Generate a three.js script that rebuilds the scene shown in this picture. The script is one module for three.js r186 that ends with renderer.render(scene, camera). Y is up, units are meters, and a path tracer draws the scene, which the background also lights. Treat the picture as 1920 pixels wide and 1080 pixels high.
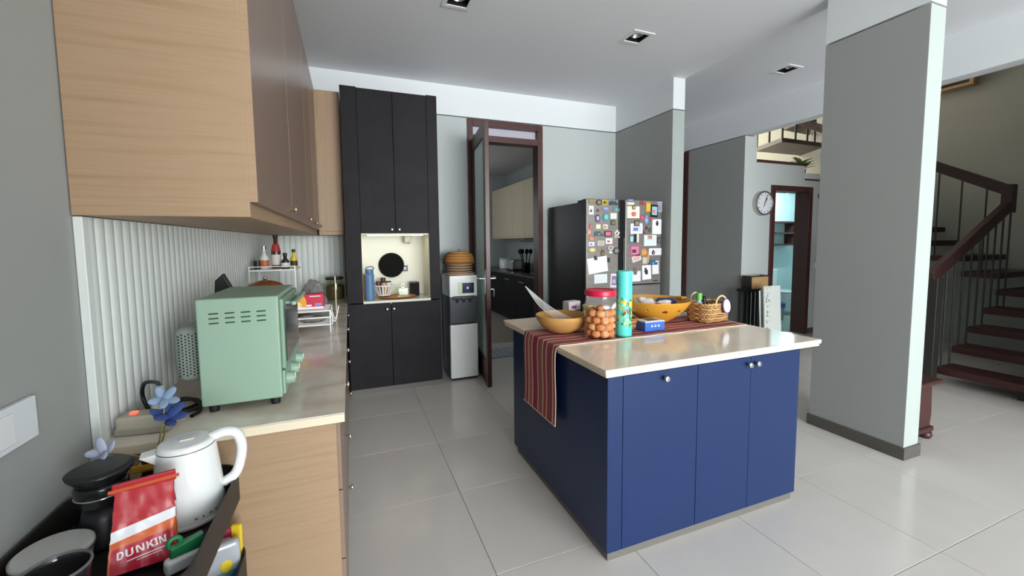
import * as THREE from 'three';
import { RoundedBoxGeometry } from 'three/addons/geometries/RoundedBoxGeometry.js';
import { mergeGeometries, toCreasedNormals } from 'three/addons/utils/BufferGeometryUtils.js';
import { ImprovedNoise } from 'three/addons/math/ImprovedNoise.js';
import { RectAreaLightUniformsLib } from 'three/addons/lights/RectAreaLightUniformsLib.js';
import { Brush, Evaluator, SUBTRACTION } from 'three-bvh-csg';

// ------------------------------------------------------------------ camera, sky, daylight, exposure
RectAreaLightUniformsLib.init();
const scene = new THREE.Scene();
const EYE = 1.34, F = 774.5, CX = 960, CY = 511.8;          // metres; focal length and principal point in 1920x1080 pixels
const camera = new THREE.PerspectiveCamera(2 * Math.atan(540 / F) * 180 / Math.PI, 1920 / 1080, 0.05, 60);
camera.position.set(0, EYE, 0);
camera.rotation.set(-0.0754, -0.3741, -0.0099, 'YXZ');
camera.setViewOffset(1920, 1080, 0, 540 - CY, 1920, 1080);
camera.updateMatrixWorld(true);
scene.background = new THREE.Color(0.80, 0.90, 1.0);
scene.backgroundIntensity = 1.2;
const renderer = new THREE.WebGLRenderer({ antialias: true });
renderer.toneMapping = THREE.LinearToneMapping;
renderer.toneMappingExposure = 1.0;
renderer.shadowMap.enabled = true;
function daylight(x, y, z, tx, ty, tz, w, h, color, intensity) {
  const l = new THREE.RectAreaLight(color, intensity, w, h);
  l.position.set(x, y, z); l.lookAt(tx, ty, tz); l.name = 'window_daylight'; scene.add(l); return l;
}
daylight(2.0, 1.36, 6.9, 2.0, 1.36, 0, 5.0, 2.5, new THREE.Color(0.93, 0.98, 1.0), 22);      // glazed garden doors behind the camera

// ------------------------------------------------------------------ helpers
let seed = 7; const rnd = () => { seed = (seed * 1664525 + 1013904223) >>> 0; return seed / 4294967296; };
const rr = (a, b) => a + (b - a) * rnd();
const noise = new ImprovedNoise();
const V = (x, y, z) => new THREE.Vector3(x, y, z);
const camRot = new THREE.Matrix4().extractRotation(camera.matrixWorld);
const ray = (u, v) => V((u - CX) / F, -(v - CY) / F, -1).applyMatrix4(camRot);
const onY = (u, v, y) => { const d = ray(u, v); const k = (y - EYE) / d.y; return V(d.x * k, y, d.z * k); };
const onX = (u, v, x) => { const d = ray(u, v); const k = x / d.x; return V(x, EYE + d.y * k, d.z * k); };
const onZ = (u, v, z) => { const d = ray(u, v); const k = z / d.z; return V(d.x * k, EYE + d.y * k, z); };
const used = {};
const numbered = (n) => { const k = used[n] = (used[n] ?? -1) + 1; return k ? n + '_' + String(k).padStart(3, '0') : n; };
function mesh(name, geo, mat, parent) {
  const m = new THREE.Mesh(geo, mat); m.name = parent ? name : numbered(name);
  m.castShadow = m.receiveShadow = true; (parent ?? scene).add(m); return m;
}
function thing(name, label, category, pos = [0, 0, 0], turn = 0, group) {
  const g = new THREE.Group(); g.name = numbered(name); g.position.set(...pos); g.rotation.y = turn;
  g.userData = { label, category }; if (group) g.userData.group = group; scene.add(g); return g;
}
function solo(name, geo, mat, label, category, group) {
  const m = mesh(name, geo, mat); m.userData = { label, category }; if (group) m.userData.group = group; return m;
}
function copyOf(root, pos, turn, label, base) {
  const r = root.clone(); r.name = numbered(base); if (pos) r.position.set(...pos); if (turn !== undefined) r.rotation.y = turn;
  r.userData = { ...root.userData }; if (label) r.userData.label = label; scene.add(r); return r;
}
function struct(name, label, category) {
  const g = new THREE.Group(); g.name = name; g.userData = { kind: 'structure', label, category }; scene.add(g); return g;
}
function structMesh(name, geo, mat, label, category) {
  const m = new THREE.Mesh(geo, mat); m.name = name; m.castShadow = m.receiveShadow = true;
  m.userData = { kind: 'structure', label, category }; scene.add(m); return m;
}
// geometry makers
function metreUV(g) {                                            // uv in metres, by the way each face points
  const p = g.attributes.position, n = g.attributes.normal, uv = new Float32Array(p.count * 2);
  for (let i = 0; i < p.count; i++) {
    const ax = Math.abs(n.getX(i)), ay = Math.abs(n.getY(i)), az = Math.abs(n.getZ(i));
    if (ay >= ax && ay >= az) { uv[2 * i] = p.getX(i); uv[2 * i + 1] = p.getZ(i); }
    else if (ax >= az) { uv[2 * i] = p.getZ(i); uv[2 * i + 1] = p.getY(i); }
    else { uv[2 * i] = p.getX(i); uv[2 * i + 1] = p.getY(i); }
  }
  g.setAttribute('uv', new THREE.BufferAttribute(uv, 2)); return g;
}
const bx = (x0, x1, y0, y1, z0, z1, r = 0) => {
  const w = Math.abs(x1 - x0), h = Math.abs(y1 - y0), d = Math.abs(z1 - z0);
  const g = r > 0 ? new RoundedBoxGeometry(w, h, d, 2, Math.min(r, w / 2.01, h / 2.01, d / 2.01)) : new THREE.BoxGeometry(w, h, d);
  g.translate((x0 + x1) / 2, (y0 + y1) / 2, (z0 + z1) / 2); return metreUV(g);
};
const cyl = (r0, r1, h, x = 0, y = 0, z = 0, seg = 28) => new THREE.CylinderGeometry(r1, r0, h, seg).translate(x, y + h / 2, z);   // r0 at the bottom, y is the bottom
const lathe = (pts, seg = 40) => new THREE.LatheGeometry(pts.map(([r, y]) => new THREE.Vector2(r, y)), seg);
const tube = (pts, r, seg = 24, rad = 8, closed = false) => new THREE.TubeGeometry(new THREE.CatmullRomCurve3(pts.map((p) => p.isVector3 ? p : V(...p)), closed), seg, r, rad, closed);
function rod(a, b, r, rad = 8) {
  const A = a.isVector3 ? a : V(...a), B = b.isVector3 ? b : V(...b), d = B.clone().sub(A);
  return new THREE.CylinderGeometry(r, r, d.length(), rad).applyQuaternion(new THREE.Quaternion().setFromUnitVectors(V(0, 1, 0), d.clone().normalize())).translate((A.x + B.x) / 2, (A.y + B.y) / 2, (A.z + B.z) / 2);
}
function bar(a, b, w, h, r = 0.004) {                             // rectangular bar from a to b, h measured upward
  const A = V(...a), B = V(...b), d = B.clone().sub(A), L = d.length();
  const g = new RoundedBoxGeometry(L, h, w, 2, r);
  const ux = d.clone().normalize(), uz = ux.clone().cross(V(0, 1, 0)).normalize(), uy = uz.clone().cross(ux).normalize();
  return metreUV(g.applyMatrix4(new THREE.Matrix4().makeBasis(ux, uy, uz)).translate((A.x + B.x) / 2, (A.y + B.y) / 2, (A.z + B.z) / 2));
}
const plain = (g) => { const q = g.index ? g.toNonIndexed() : g; for (const k of Object.keys(q.attributes)) if (!['position', 'normal', 'uv'].includes(k)) q.deleteAttribute(k); return q; };
const join = (list) => mergeGeometries(list.map(plain));
const prism = (pts, depth, bevel = 0) => new THREE.ExtrudeGeometry(new THREE.Shape(pts.map(([x, y]) => new THREE.Vector2(x, y))), { depth, bevelEnabled: bevel > 0, bevelSize: bevel, bevelThickness: bevel, bevelSegments: 2, steps: 1 });
const rounded = (w, h, r) => { const s = new THREE.Shape(), x = -w / 2, y = -h / 2; s.moveTo(x + r, y); s.lineTo(x + w - r, y); s.absarc(x + w - r, y + r, r, -Math.PI / 2, 0); s.lineTo(x + w, y + h - r); s.absarc(x + w - r, y + h - r, r, 0, Math.PI / 2); s.lineTo(x + r, y + h); s.absarc(x + r, y + h - r, r, Math.PI / 2, Math.PI); s.lineTo(x, y + r); s.absarc(x + r, y + r, r, Math.PI, 1.5 * Math.PI); return s; };
const evaluator = new Evaluator(); evaluator.useGroups = false; evaluator.attributes = ['position', 'normal', 'uv'];
function cut(g, holes) {
  let a = new Brush(plain(g)); a.updateMatrixWorld();
  for (const h of holes) { const b = new Brush(plain(h)); b.updateMatrixWorld(); a = evaluator.evaluate(a, b, SUBTRACTION); }
  return a.geometry;
}
// textures
function tex(w, h, fn, { srgb = true, repeat = [1, 1] } = {}) {   // fn(u, v) -> [r, g, b] in 0..1
  const d = new Uint8Array(w * h * 4);
  for (let j = 0; j < h; j++) for (let i = 0; i < w; i++) {
    const c = fn(i / w, j / h, i, j), k = 4 * (j * w + i);
    for (let q = 0; q < 3; q++) d[k + q] = Math.max(0, Math.min(255, Math.round(255 * c[q]))); d[k + 3] = 255;
  }
  const t = new THREE.DataTexture(d, w, h); t.wrapS = t.wrapT = THREE.RepeatWrapping; t.magFilter = THREE.LinearFilter; t.minFilter = THREE.LinearMipmapLinearFilter; t.generateMipmaps = true;
  if (srgb) t.colorSpace = THREE.SRGBColorSpace; t.repeat.set(...repeat); t.needsUpdate = true; return t;
}
function canvasTex(w, h, draw) {
  const c = document.createElement('canvas'); c.width = w; c.height = h; draw(c.getContext('2d'), w, h);
  const t = new THREE.CanvasTexture(c); t.colorSpace = THREE.SRGBColorSpace; return t;
}
const tn = (u, v, fu, fv, s = 0) => {                              // tileable noise on the unit square
  const x = u * fu, y = v * fv;
  const f = (a, b) => noise.noise(a + s, b + s * 1.7, s * 3.1);
  return (f(x, y) * (1 - u) + f(x - fu, y) * u) * (1 - v) + (f(x, y - fv) * (1 - u) + f(x - fu, y - fv) * u) * v;
};
const mix = (a, b, t) => a.map((q, i) => q + (b[i] - q) * t);
const hex = (h) => [(h >> 16 & 255) / 255, (h >> 8 & 255) / 255, (h & 255) / 255];
const mat = (color, roughness = 0.6, o = {}) => new THREE.MeshStandardMaterial({ color, roughness, ...o });
const phys = (color, roughness, o = {}) => new THREE.MeshPhysicalMaterial({ color, roughness, ...o });
function woodTex(base, dark, light, fu, fv, s, w = 512, h = 512) {  // grain runs along u
  return tex(w, h, (u, v) => {
    const a = tn(u, v, fu, fv, s), b = tn(u, v, fu * 3, fv * 4, s + 5), c = tn(u, v, 2, 3, s + 9);
    let col = mix(base, dark, Math.max(0, a) * 0.9 + Math.max(0, b) * 0.5);
    return mix(col, light, Math.max(0, c) * 0.5 + Math.max(0, -b) * 0.35);
  });
}
const railMap = woodTex(hex(0x3a2422), hex(0x2b1917), hex(0x452c29), 3, 30, 48, 256, 256); railMap.repeat.set(1 / 1.2, 1 / 0.5);
// ------------------------------------------------------------------ materials
const woodMap = woodTex(hex(0xaa8d70), hex(0x957857), hex(0xb59a7c), 3, 44, 11); woodMap.repeat.set(1 / 1.3, 1 / 0.7);
const woodMapV = woodTex(hex(0xaa8d70), hex(0x957857), hex(0xb59a7c), 3, 44, 21); woodMapV.rotation = Math.PI / 2; woodMapV.repeat.set(1 / 1.3, 1 / 0.7);
const doorWoodMap = woodTex(hex(0x90796a), hex(0x80695a), hex(0x9b8576), 3, 30, 31); doorWoodMap.rotation = Math.PI / 2; doorWoodMap.repeat.set(1 / 1.3, 1 / 0.7);
const darkWoodMap = woodTex(hex(0x4a2622), hex(0x361a17), hex(0x58302a), 3, 30, 41); darkWoodMap.repeat.set(1 / 1.2, 1 / 0.5);
const treadMap = woodTex(hex(0x432320), hex(0x331915), hex(0x4f2b26), 3, 30, 45); treadMap.repeat.set(1 / 1.2, 1 / 0.5);
const marbleMap = tex(512, 512, (u, v) => {
  const w = tn(u, v, 3, 3, 51) * 1.5, s = Math.abs(tn(u + 0.12 * w, v + 0.1 * w, 3, 3, 52)), f = tn(u, v, 30, 30, 53);
  return mix(mix(hex(0xe6dccf), hex(0xbfa894), Math.max(0, 0.5 - s * 3.2)), hex(0xf0e8de), Math.max(0, w) * 0.5).map((c) => c + f * 0.03);
}); marbleMap.repeat.set(1 / 0.9, 1 / 0.9);
const quartzMap = tex(512, 512, (u, v) => { const a = tn(u, v, 4, 4, 61), b = tn(u, v, 40, 40, 62); return mix(mix(hex(0xf2e2cd), hex(0xe6d0b6), Math.max(0, a) * 0.9), hex(0xf8ecdc), Math.max(0, b) * 0.8); }); quartzMap.repeat.set(1 / 0.8, 1 / 0.8);
const tileMap = tex(512, 512, (u, v) => { const a = tn(u, v, 3, 3, 71), b = tn(u, v, 12, 12, 72); const k = 0.03 * a + 0.015 * b; return [0.845 + k, 0.825 + k, 0.80 + k]; }); tileMap.repeat.set(1 / 1.9, 1 / 1.9);
const plasterBump = tex(256, 256, (u, v) => { const a = 0.5 + 0.3 * tn(u, v, 24, 24, 81) + 0.2 * tn(u, v, 60, 60, 82); return [a, a, a]; }, { srgb: false }); plasterBump.repeat.set(1, 1);
const blackMap = tex(512, 512, (u, v) => { const a = tn(u, v, 4, 5, 91), b = tn(u, v, 18, 9, 92); const k = 0.5 + 0.5 * a + 0.25 * b; return mix(hex(0x1b191b), hex(0x2b292c), k); }); blackMap.repeat.set(1 / 0.9, 1 / 0.9);
const steelMap = tex(256, 256, (u, v) => { const a = tn(u, v, 2, 60, 95); return mix(hex(0x8e8883), hex(0x9a948f), 0.5 + a); }); steelMap.repeat.set(1, 1);

const paint = (c) => mat(c, 0.85, { bumpMap: plasterBump, bumpScale: 0.0006 });
const M = {
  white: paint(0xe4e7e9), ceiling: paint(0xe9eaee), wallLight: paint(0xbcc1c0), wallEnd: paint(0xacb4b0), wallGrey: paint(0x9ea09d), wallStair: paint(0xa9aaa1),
  skirting: mat(0x56524d, 0.5), tile: phys(0xffffff, 0.16, { map: tileMap, specularIntensity: 0.9 }), grout: mat(0x8a857e, 0.9),
  wood: mat(0xffffff, 0.5, { map: woodMap }), woodV: mat(0xffffff, 0.5, { map: woodMapV }), woodDoor: mat(0xffffff, 0.32, { map: doorWoodMap }),
  frame: mat(0xffffff, 0.4, { map: darkWoodMap }), tread: mat(0xffffff, 0.45, { map: treadMap }), rail: mat(0xffffff, 0.45, { map: railMap }), marble: phys(0xffffff, 0.14, { map: marbleMap }), quartz: phys(0xffffff, 0.1, { map: quartzMap }),
  quartzEdge: mat(0xe6d8bd, 0.45), black: phys(0xffffff, 0.55, { map: blackMap, specularIntensity: 0.3 }), blue: phys(0x172c56, 0.36, { specularIntensity: 0.7 }), blueSide: null, toe: mat(0x6b6762, 0.5),
  flute: mat(0xdfe3df, 0.55), chrome: mat(0xd8d8d6, 0.2, { metalness: 1 }), brass: mat(0xcdbfa6, 0.3, { metalness: 0.9 }), steel: mat(0xffffff, 0.38, { map: steelMap, metalness: 0.55 }), fridgeSide: mat(0x3a3838, 0.45, { metalness: 0.3 }),
  blackGloss: mat(0x0e0e10, 0.18), blackPlastic: mat(0x17171a, 0.45), darkGrey: mat(0x4a4d52, 0.4), whitePlastic: mat(0xeceeee, 0.32), whiteGloss: phys(0xf0f1f0, 0.18, { clearcoat: 0.4 }),
  mint: mat(0x93ae9a, 0.42), mintDark: mat(0x829f89, 0.42), glass: phys(0xffffff, 0.03, { transmission: 1, thickness: 0, ior: 1.45 }), frost: phys(0xcfe0dc, 0.75, { transmission: 0.75, thickness: 0, side: THREE.DoubleSide }),
  darkGlass: phys(0x25302b, 0.06, { transmission: 0.5, thickness: 0 }), wire: mat(0xf2f2f0, 0.35), red: mat(0xd0123f, 0.35), cream: mat(0xe9e2cf, 0.6), wicker: mat(0xb07c42, 0.75), wickerPale: mat(0xc9a98a, 0.8),
  iron: mat(0x3b3a36, 0.45, { metalness: 0.4 }), cabCream: mat(0xd8c8ac, 0.5), paper: mat(0xf2f2f2, 0.8), skin: null,
};
M.frame.side = THREE.FrontSide;
// ------------------------------------------------------------------ the setting
const XL = -0.63, ZB = -4.32, XD = 3.07, HC = 2.96, HG = 2.65;      // left wall, back wall, column line, ceiling, shadow gap
{ // floor: one mesh per tile
  const fl = struct('floor', 'glossy off-white floor of large square tiles with thin grey joints', 'floor');
  mesh('grout_bed', bx(-0.9, 7.2, -0.15, -0.003, -4.79, 1.51), M.grout, fl);
  const variants = []; for (let k = 0; k < 5; k++) { const g = bx(-0.2988, 0.2988, -0.012, 0, -0.2988, 0.2988, 0.0015); const uv = g.attributes.uv; for (let i = 0; i < uv.count; i++) uv.setXY(i, uv.getX(i) + k * 0.37, uv.getY(i) + k * 0.71); variants.push(g); }
  for (let i = -2; i < 12; i++) for (let j = -8; j < 3; j++) {
    const t = mesh('tile', variants[(i * 3 + j * 2 + 100) % 5], M.tile, fl); t.position.set(0.505 + 0.6 * i + 0.3, 0, -1.19 + 0.6 * j + 0.9 + 0.3);
  }
}
structMesh('floor_rear', bx(-0.9, 7.2, -0.1, 0, 1.51, 7.25), M.tile, 'glossy off-white floor behind the dining side', 'floor');
// ceiling with three square holes for the downlights
const lightSpots = [onY(860, 0, HC), onY(1194, 70, HC), onY(1475, 130, HC + 0.045)];
const LH = 0.078;
function slabWithHoles(x0, x1, z0, z1, y0, y1, holes) {
  const s = new THREE.Shape([new THREE.Vector2(x0, -z0), new THREE.Vector2(x1, -z0), new THREE.Vector2(x1, -z1), new THREE.Vector2(x0, -z1)]);
  for (const [hx, hz, r] of holes) s.holes.push(new THREE.Path([new THREE.Vector2(hx - r, -hz - r), new THREE.Vector2(hx - r, -hz + r), new THREE.Vector2(hx + r, -hz + r), new THREE.Vector2(hx + r, -hz - r)]));
  return metreUV(new THREE.ExtrudeGeometry(s, { depth: y1 - y0, bevelEnabled: false }).rotateX(-Math.PI / 2).translate(0, y0, 0));
}
{
  const c = struct('ceiling', 'flat pale plastered ceiling with an added shallow step shading a band beside the column line', 'ceiling');
  mesh('ceiling_main', slabWithHoles(-0.78, 3.2, 7.25, -4.5, HC, HC + 0.2, [[lightSpots[0].x, lightSpots[0].z, LH], [lightSpots[1].x, lightSpots[1].z, LH]]), M.ceiling, c);
  mesh('ceiling_shade_step', metreUV(prism([[3.2, HC], [3.2, HC + 0.2], [3.5, HC + 0.2], [3.5, HC + 0.045], [3.35, HC + 0.04]], 13.4).translate(0, 0, -6.2)), M.ceiling, c);  // rise shaped to leave a darker band along the column line
  mesh('ceiling_side', slabWithHoles(3.5, 4.85, 7.25, -6.2, HC + 0.045, HC + 0.2, [[lightSpots[2].x, lightSpots[2].z, LH]]), M.ceiling, c);
  mesh('ceiling_stairwell', bx(4.7, 7.2, 5.2, 5.35, -6.6, 7.25), M.ceiling, c);
}
function downlight(p, n, label) {
  const t = thing('ceiling_downlight', label, 'downlight', [p.x, p.y, p.z]);
  const ring = new THREE.Shape([[-.1, -.1], [.1, -.1], [.1, .1], [-.1, .1]].map(([a, b]) => new THREE.Vector2(a, b)));
  ring.holes.push(new THREE.Path([[-.07, -.07], [-.07, .07], [.07, .07], [.07, -.07]].map(([a, b]) => new THREE.Vector2(a, b))));
  mesh('trim_ring', new THREE.ExtrudeGeometry(ring, { depth: 0.006, bevelEnabled: false }).rotateX(Math.PI / 2), mat(0xe8eaec, 0.35), t);
  mesh('housing', join([bx(-.076, -.07, 0, .13, -.076, .076), bx(.07, .076, 0, .13, -.076, .076), bx(-.07, .07, 0, .13, -.076, -.07), bx(-.07, .07, 0, .13, .07, .076), bx(-.076, .076, .13, .136, -.076, .076)]), M.blackPlastic, t);
  const s = n === 2 ? [-.032, .032] : [0];
  for (const x of s) {
    const r = n === 2 ? 0.028 : 0.052;
    const l = mesh('reflector', lathe([[r * .3, .07], [r * .62, .058], [r, .025], [r * 1.05, .02]], 24), M.chrome, t); l.position.x = x; l.material.side = THREE.DoubleSide;
    mesh('bulb', new THREE.SphereGeometry(r * .42, 16, 12).translate(0, .045, 0), M.whitePlastic, l);
  }
}
downlight(lightSpots[0], 1, 'square recessed ceiling downlight over the aisle before the black cabinet');
downlight(lightSpots[1], 1, 'square recessed ceiling downlight with one lamp above the island');
downlight(lightSpots[2], 2, 'square recessed ceiling downlight with twin lamps between column and stair wall');

function banded(name, label, parts, matLow) { const w = struct(name, label, 'wall'); for (const [n, g, m] of parts) mesh(n, g, m, w); return w; }
banded('wall_left', 'plain grey painted wall beside the wooden cabinets', [['plaster', bx(XL - 0.15, XL, 0, HC + 0.1, -4.6, 7.25), M.wallGrey]]);
banded('wall_back', 'light grey back wall with a white band under the ceiling', [
  ['plaster', bx(XL, 1.2, 0, HG - 0.006, ZB - 0.12, ZB), M.wallLight], ['plaster', bx(2.08, XD, 0, HG - 0.006, ZB - 0.12, ZB), M.wallLight],
  ['shadow_gap', bx(XL, XD, HG - 0.02, HG + 0.02, ZB - 0.12, ZB - 0.085), M.wallLight], ['white_band', bx(XL, XD, HG + 0.006, HC + 0.1, ZB - 0.12, ZB), M.white]]);
function pier(name, label, z0, z1, skirt) {                         // stub wall on the column line, z0 is the free end
  const w = struct(name, label, 'wall');
  const lower = bx(XD, XD + 0.15, 0, HG - 0.006, z1, z0 - 0.003, 0); mesh('plaster', lower, M.wallGrey, w);
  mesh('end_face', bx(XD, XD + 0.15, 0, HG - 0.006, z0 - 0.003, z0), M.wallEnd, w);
  mesh('shadow_gap', bx(XD + 0.06, XD + 0.09, HG - 0.02, HG + 0.02, z1, z0 - 0.06), M.wallGrey, w);
  mesh('white_band', bx(XD, XD + 0.15, HG + 0.006, HC + 0.1, z1, z0), M.white, w);
  if (skirt) mesh('skirting', bx(XD - 0.012, XD + 0.162, 0, 0.075, z1 - 0.012, z0 + 0.012, 0.003), M.skirting, w);
}
pier('wall_divider', 'dark grey stub wall with a pale end face beside the refrigerator', -3.36, ZB - 0.12, false);
pier('wall_column', 'freestanding grey column with a dark skirting and pale end face', -1.38, -1.93, true);
{
  const w = struct('wall_corridor', 'dark grey wall under a white header next to the clock', 'wall');
  mesh('plaster', bx(4.70, 4.85, 0, HG - 0.006, -4.80, -3.875), M.wallGrey, w);
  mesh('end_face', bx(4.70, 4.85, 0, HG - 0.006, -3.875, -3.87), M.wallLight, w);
  mesh('shadow_gap', bx(4.77, 4.84, HG - 0.02, HG + 0.02, -6.2, -3.93), M.wallGrey, w);
  mesh('header', bx(4.70, 4.85, HG + 0.006, 5.3, -6.2, 7.25), M.white, w);
  mesh('far_plaster', bx(4.70, 4.85, 0, HG - 0.006, -6.2, -5.7), M.wallGrey, w);
  const d = struct('door_2', 'dark brown corridor door frame beside the grey wall', 'door');
  mesh('jamb', bx(4.685, 4.86, 0, HG - 0.01, -4.87, -4.80), M.frame, d); mesh('jamb', bx(4.685, 4.86, 0, HG - 0.01, -5.7, -5.64), M.frame, d);
  mesh('door_panel', bx(4.74, 4.78, 0.005, HG - 0.01, -5.64, -4.87), M.frame, d);
  structMesh('wall_corridor_end', bx(3.25, 4.85, 0, HC + 0.1, -6.35, -6.2), M.wallGrey, 'grey wall closing the corridor behind the stub wall', 'wall');
  structMesh('wall_corridor_side', bx(3.22, 3.25, 0, HC + 0.1, -6.2, -4.44), M.wallGrey, 'grey corridor side wall behind the stub wall', 'wall');
}
// clock wall with bathroom door and a stepped top where the stair passes
{
  const w = struct('wall_clock', 'pale grey wall with the round clock and the bathroom door', 'wall');
  const s = new THREE.Shape([[4.85, 0], [5.255, 0], [5.255, 1.985], [5.935, 1.985], [5.935, 0], [7.05, 0], [7.05, 1.62], [6.21, 1.62], [6.21, 2.14], [5.84, 2.14], [5.84, 2.33], [4.91, 2.33], [4.91, 5.2], [4.85, 5.2]].map(([a, b]) => new THREE.Vector2(a, b)));
  mesh('plaster', metreUV(new THREE.ExtrudeGeometry(s, { depth: 0.17, bevelEnabled: false }).translate(0, 0, -4.04)), M.wallLight, w);
  mesh('sill', bx(4.91, 5.87, 2.33, 2.365, -4.0, -3.86), M.frame, w); mesh('sill', bx(5.84, 6.24, 2.14, 2.16, -4.0, -3.86), M.frame, w); mesh('sill', bx(6.20, 6.235, 1.62, 2.16, -4.0, -3.86), M.frame, w);
  mesh('skirting', bx(5.99, 6.9, 0, 0.075, -3.87, -3.858), M.skirting, w);
  const d = struct('door_3', 'dark brown bathroom door frame standing open beside the clock', 'door');
  mesh('jamb', bx(5.19, 5.262, 0, 2.05, -4.05, -3.85, 0.003), M.frame, d); mesh('jamb', bx(5.928, 6.0, 0, 2.05, -4.05, -3.85, 0.003), M.frame, d); mesh('head', bx(5.262, 5.928, 1.98, 2.05, -4.05, -3.85, 0.003), M.frame, d);
  const b = struct('wall_bathroom', 'white tiled bathroom walls seen through the open door', 'wall');
  const bt = phys(0xd6e2e2, 0.25);
  mesh('tiled_wall', bx(4.95, 8.9, 0, 2.25, -5.72, -5.6), bt, b); mesh('tiled_wall', bx(4.86, 4.95, 0, 2.25, -5.72, -4.05), bt, b); mesh('tiled_wall', bx(8.8, 8.9, 0, 2.25, -5.6, -3.99), bt, b);
  mesh('tiled_wall', bx(7.05, 8.9, 0, 2.25, -4.05, -3.92), bt, b); mesh('bathroom_ceiling', bx(4.86, 8.9, 2.2, 2.28, -5.72, -4.05), M.white, b); mesh('bathroom_floor', bx(4.86, 8.9, -0.15, 0.002, -5.72, -4.0), mat(0x9a9a96, 0.4), b);
}
structMesh('wall_added_stair_shade', bx(4.70, 4.85, 0, HG, -1.0, 7.1), M.wallGrey, 'unseen grey wall added to keep daylight out of the stairwell', 'wall');  // added out of view to block the garden door light from the stairs
// stairwell shell
structMesh('wall_stair', bx(7.05, 7.2, 0, 5.3, -3.9, 7.25), M.wallStair, 'tall greyish stairwell wall behind the wooden stair', 'wall');
structMesh('wall_stair_upper', bx(7.05, 7.2, 2.2, 5.3, -6.6, -3.9), M.wallStair, 'upper stairwell side wall above the bathroom', 'wall');
{
  const w = struct('window_1', 'bright curtained window high at the back of the stairwell', 'window');
  mesh('wall_below', bx(4.7, 7.2, 2.2, 2.5, -6.5, -6.35), M.wallStair, w); mesh('wall_above', bx(4.7, 7.2, 4.6, 5.3, -6.5, -6.35), M.wallStair, w);
  for (const x of [4.85, 5.55, 6.25, 6.95]) mesh('window_frame', bx(x - .025, x + .025, 2.5, 4.6, -6.47, -6.42), M.frame, w);
  for (const x of [4.875, 5.575, 6.275]) mesh('pane', bx(x, x + .65, 2.5, 4.6, -6.448, -6.442), M.glass, w);
}
daylight(5.9, 3.5, -6.25, 5.9, 3.2, 0, 2.0, 1.9, new THREE.Color(1, 0.98, 0.94), 14);
structMesh('wall_added_shade', bx(XL, 0.16, 0, HC + 0.05, 0.9, 1.05), M.wallGrey, 'unseen grey wall added to shade the cart and oak cabinets', 'wall');  // added behind the camera to dim the daylight on the near left corner
// front wall behind the camera with glazed garden doors
{
  const w = struct('wall_front', 'white wall with glazed doors toward the garden', 'wall'), zf = 7.1, xa = -0.55, xb = 4.55;
  mesh('plaster', bx(XL - .15, xa, 0, HC + 0.1, zf, zf + .15), M.wallLight, w); mesh('plaster', bx(xb, 7.2, 0, 5.3, zf, zf + .15), M.wallLight, w); mesh('plaster', bx(xa, xb, 2.65, HC + 0.2, zf, zf + .15), M.white, w);
  const g = struct('window_2', 'wide glazed garden doors with dark frames', 'window'), n = 5, s = (xb - xa) / n;
  for (let k = 0; k <= n; k++) mesh('stile', bx(xa + s * k - .03, xa + s * k + .03, 0.04, 2.65, zf + .04, zf + .1), M.frame, g);
  mesh('bottom_rail', bx(xa, xb, 0, 0.06, zf + .04, zf + .1), M.frame, g); mesh('head_rail', bx(xa, xb, 2.59, 2.65, zf + .04, zf + .1), M.frame, g);
  for (let k = 0; k < n; k++) mesh('pane', bx(xa + s * k + .03, xa + s * k + s - .03, 0.06, 2.59, zf + .068, zf + .072), M.glass, g);
  structMesh('ground', bx(-12, 16, -0.25, -0.16, zf + .3, 30), mat(0x9a9d8c, 0.9), 'paved garden terrace outside the glazed doors', 'ground');
}
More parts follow.
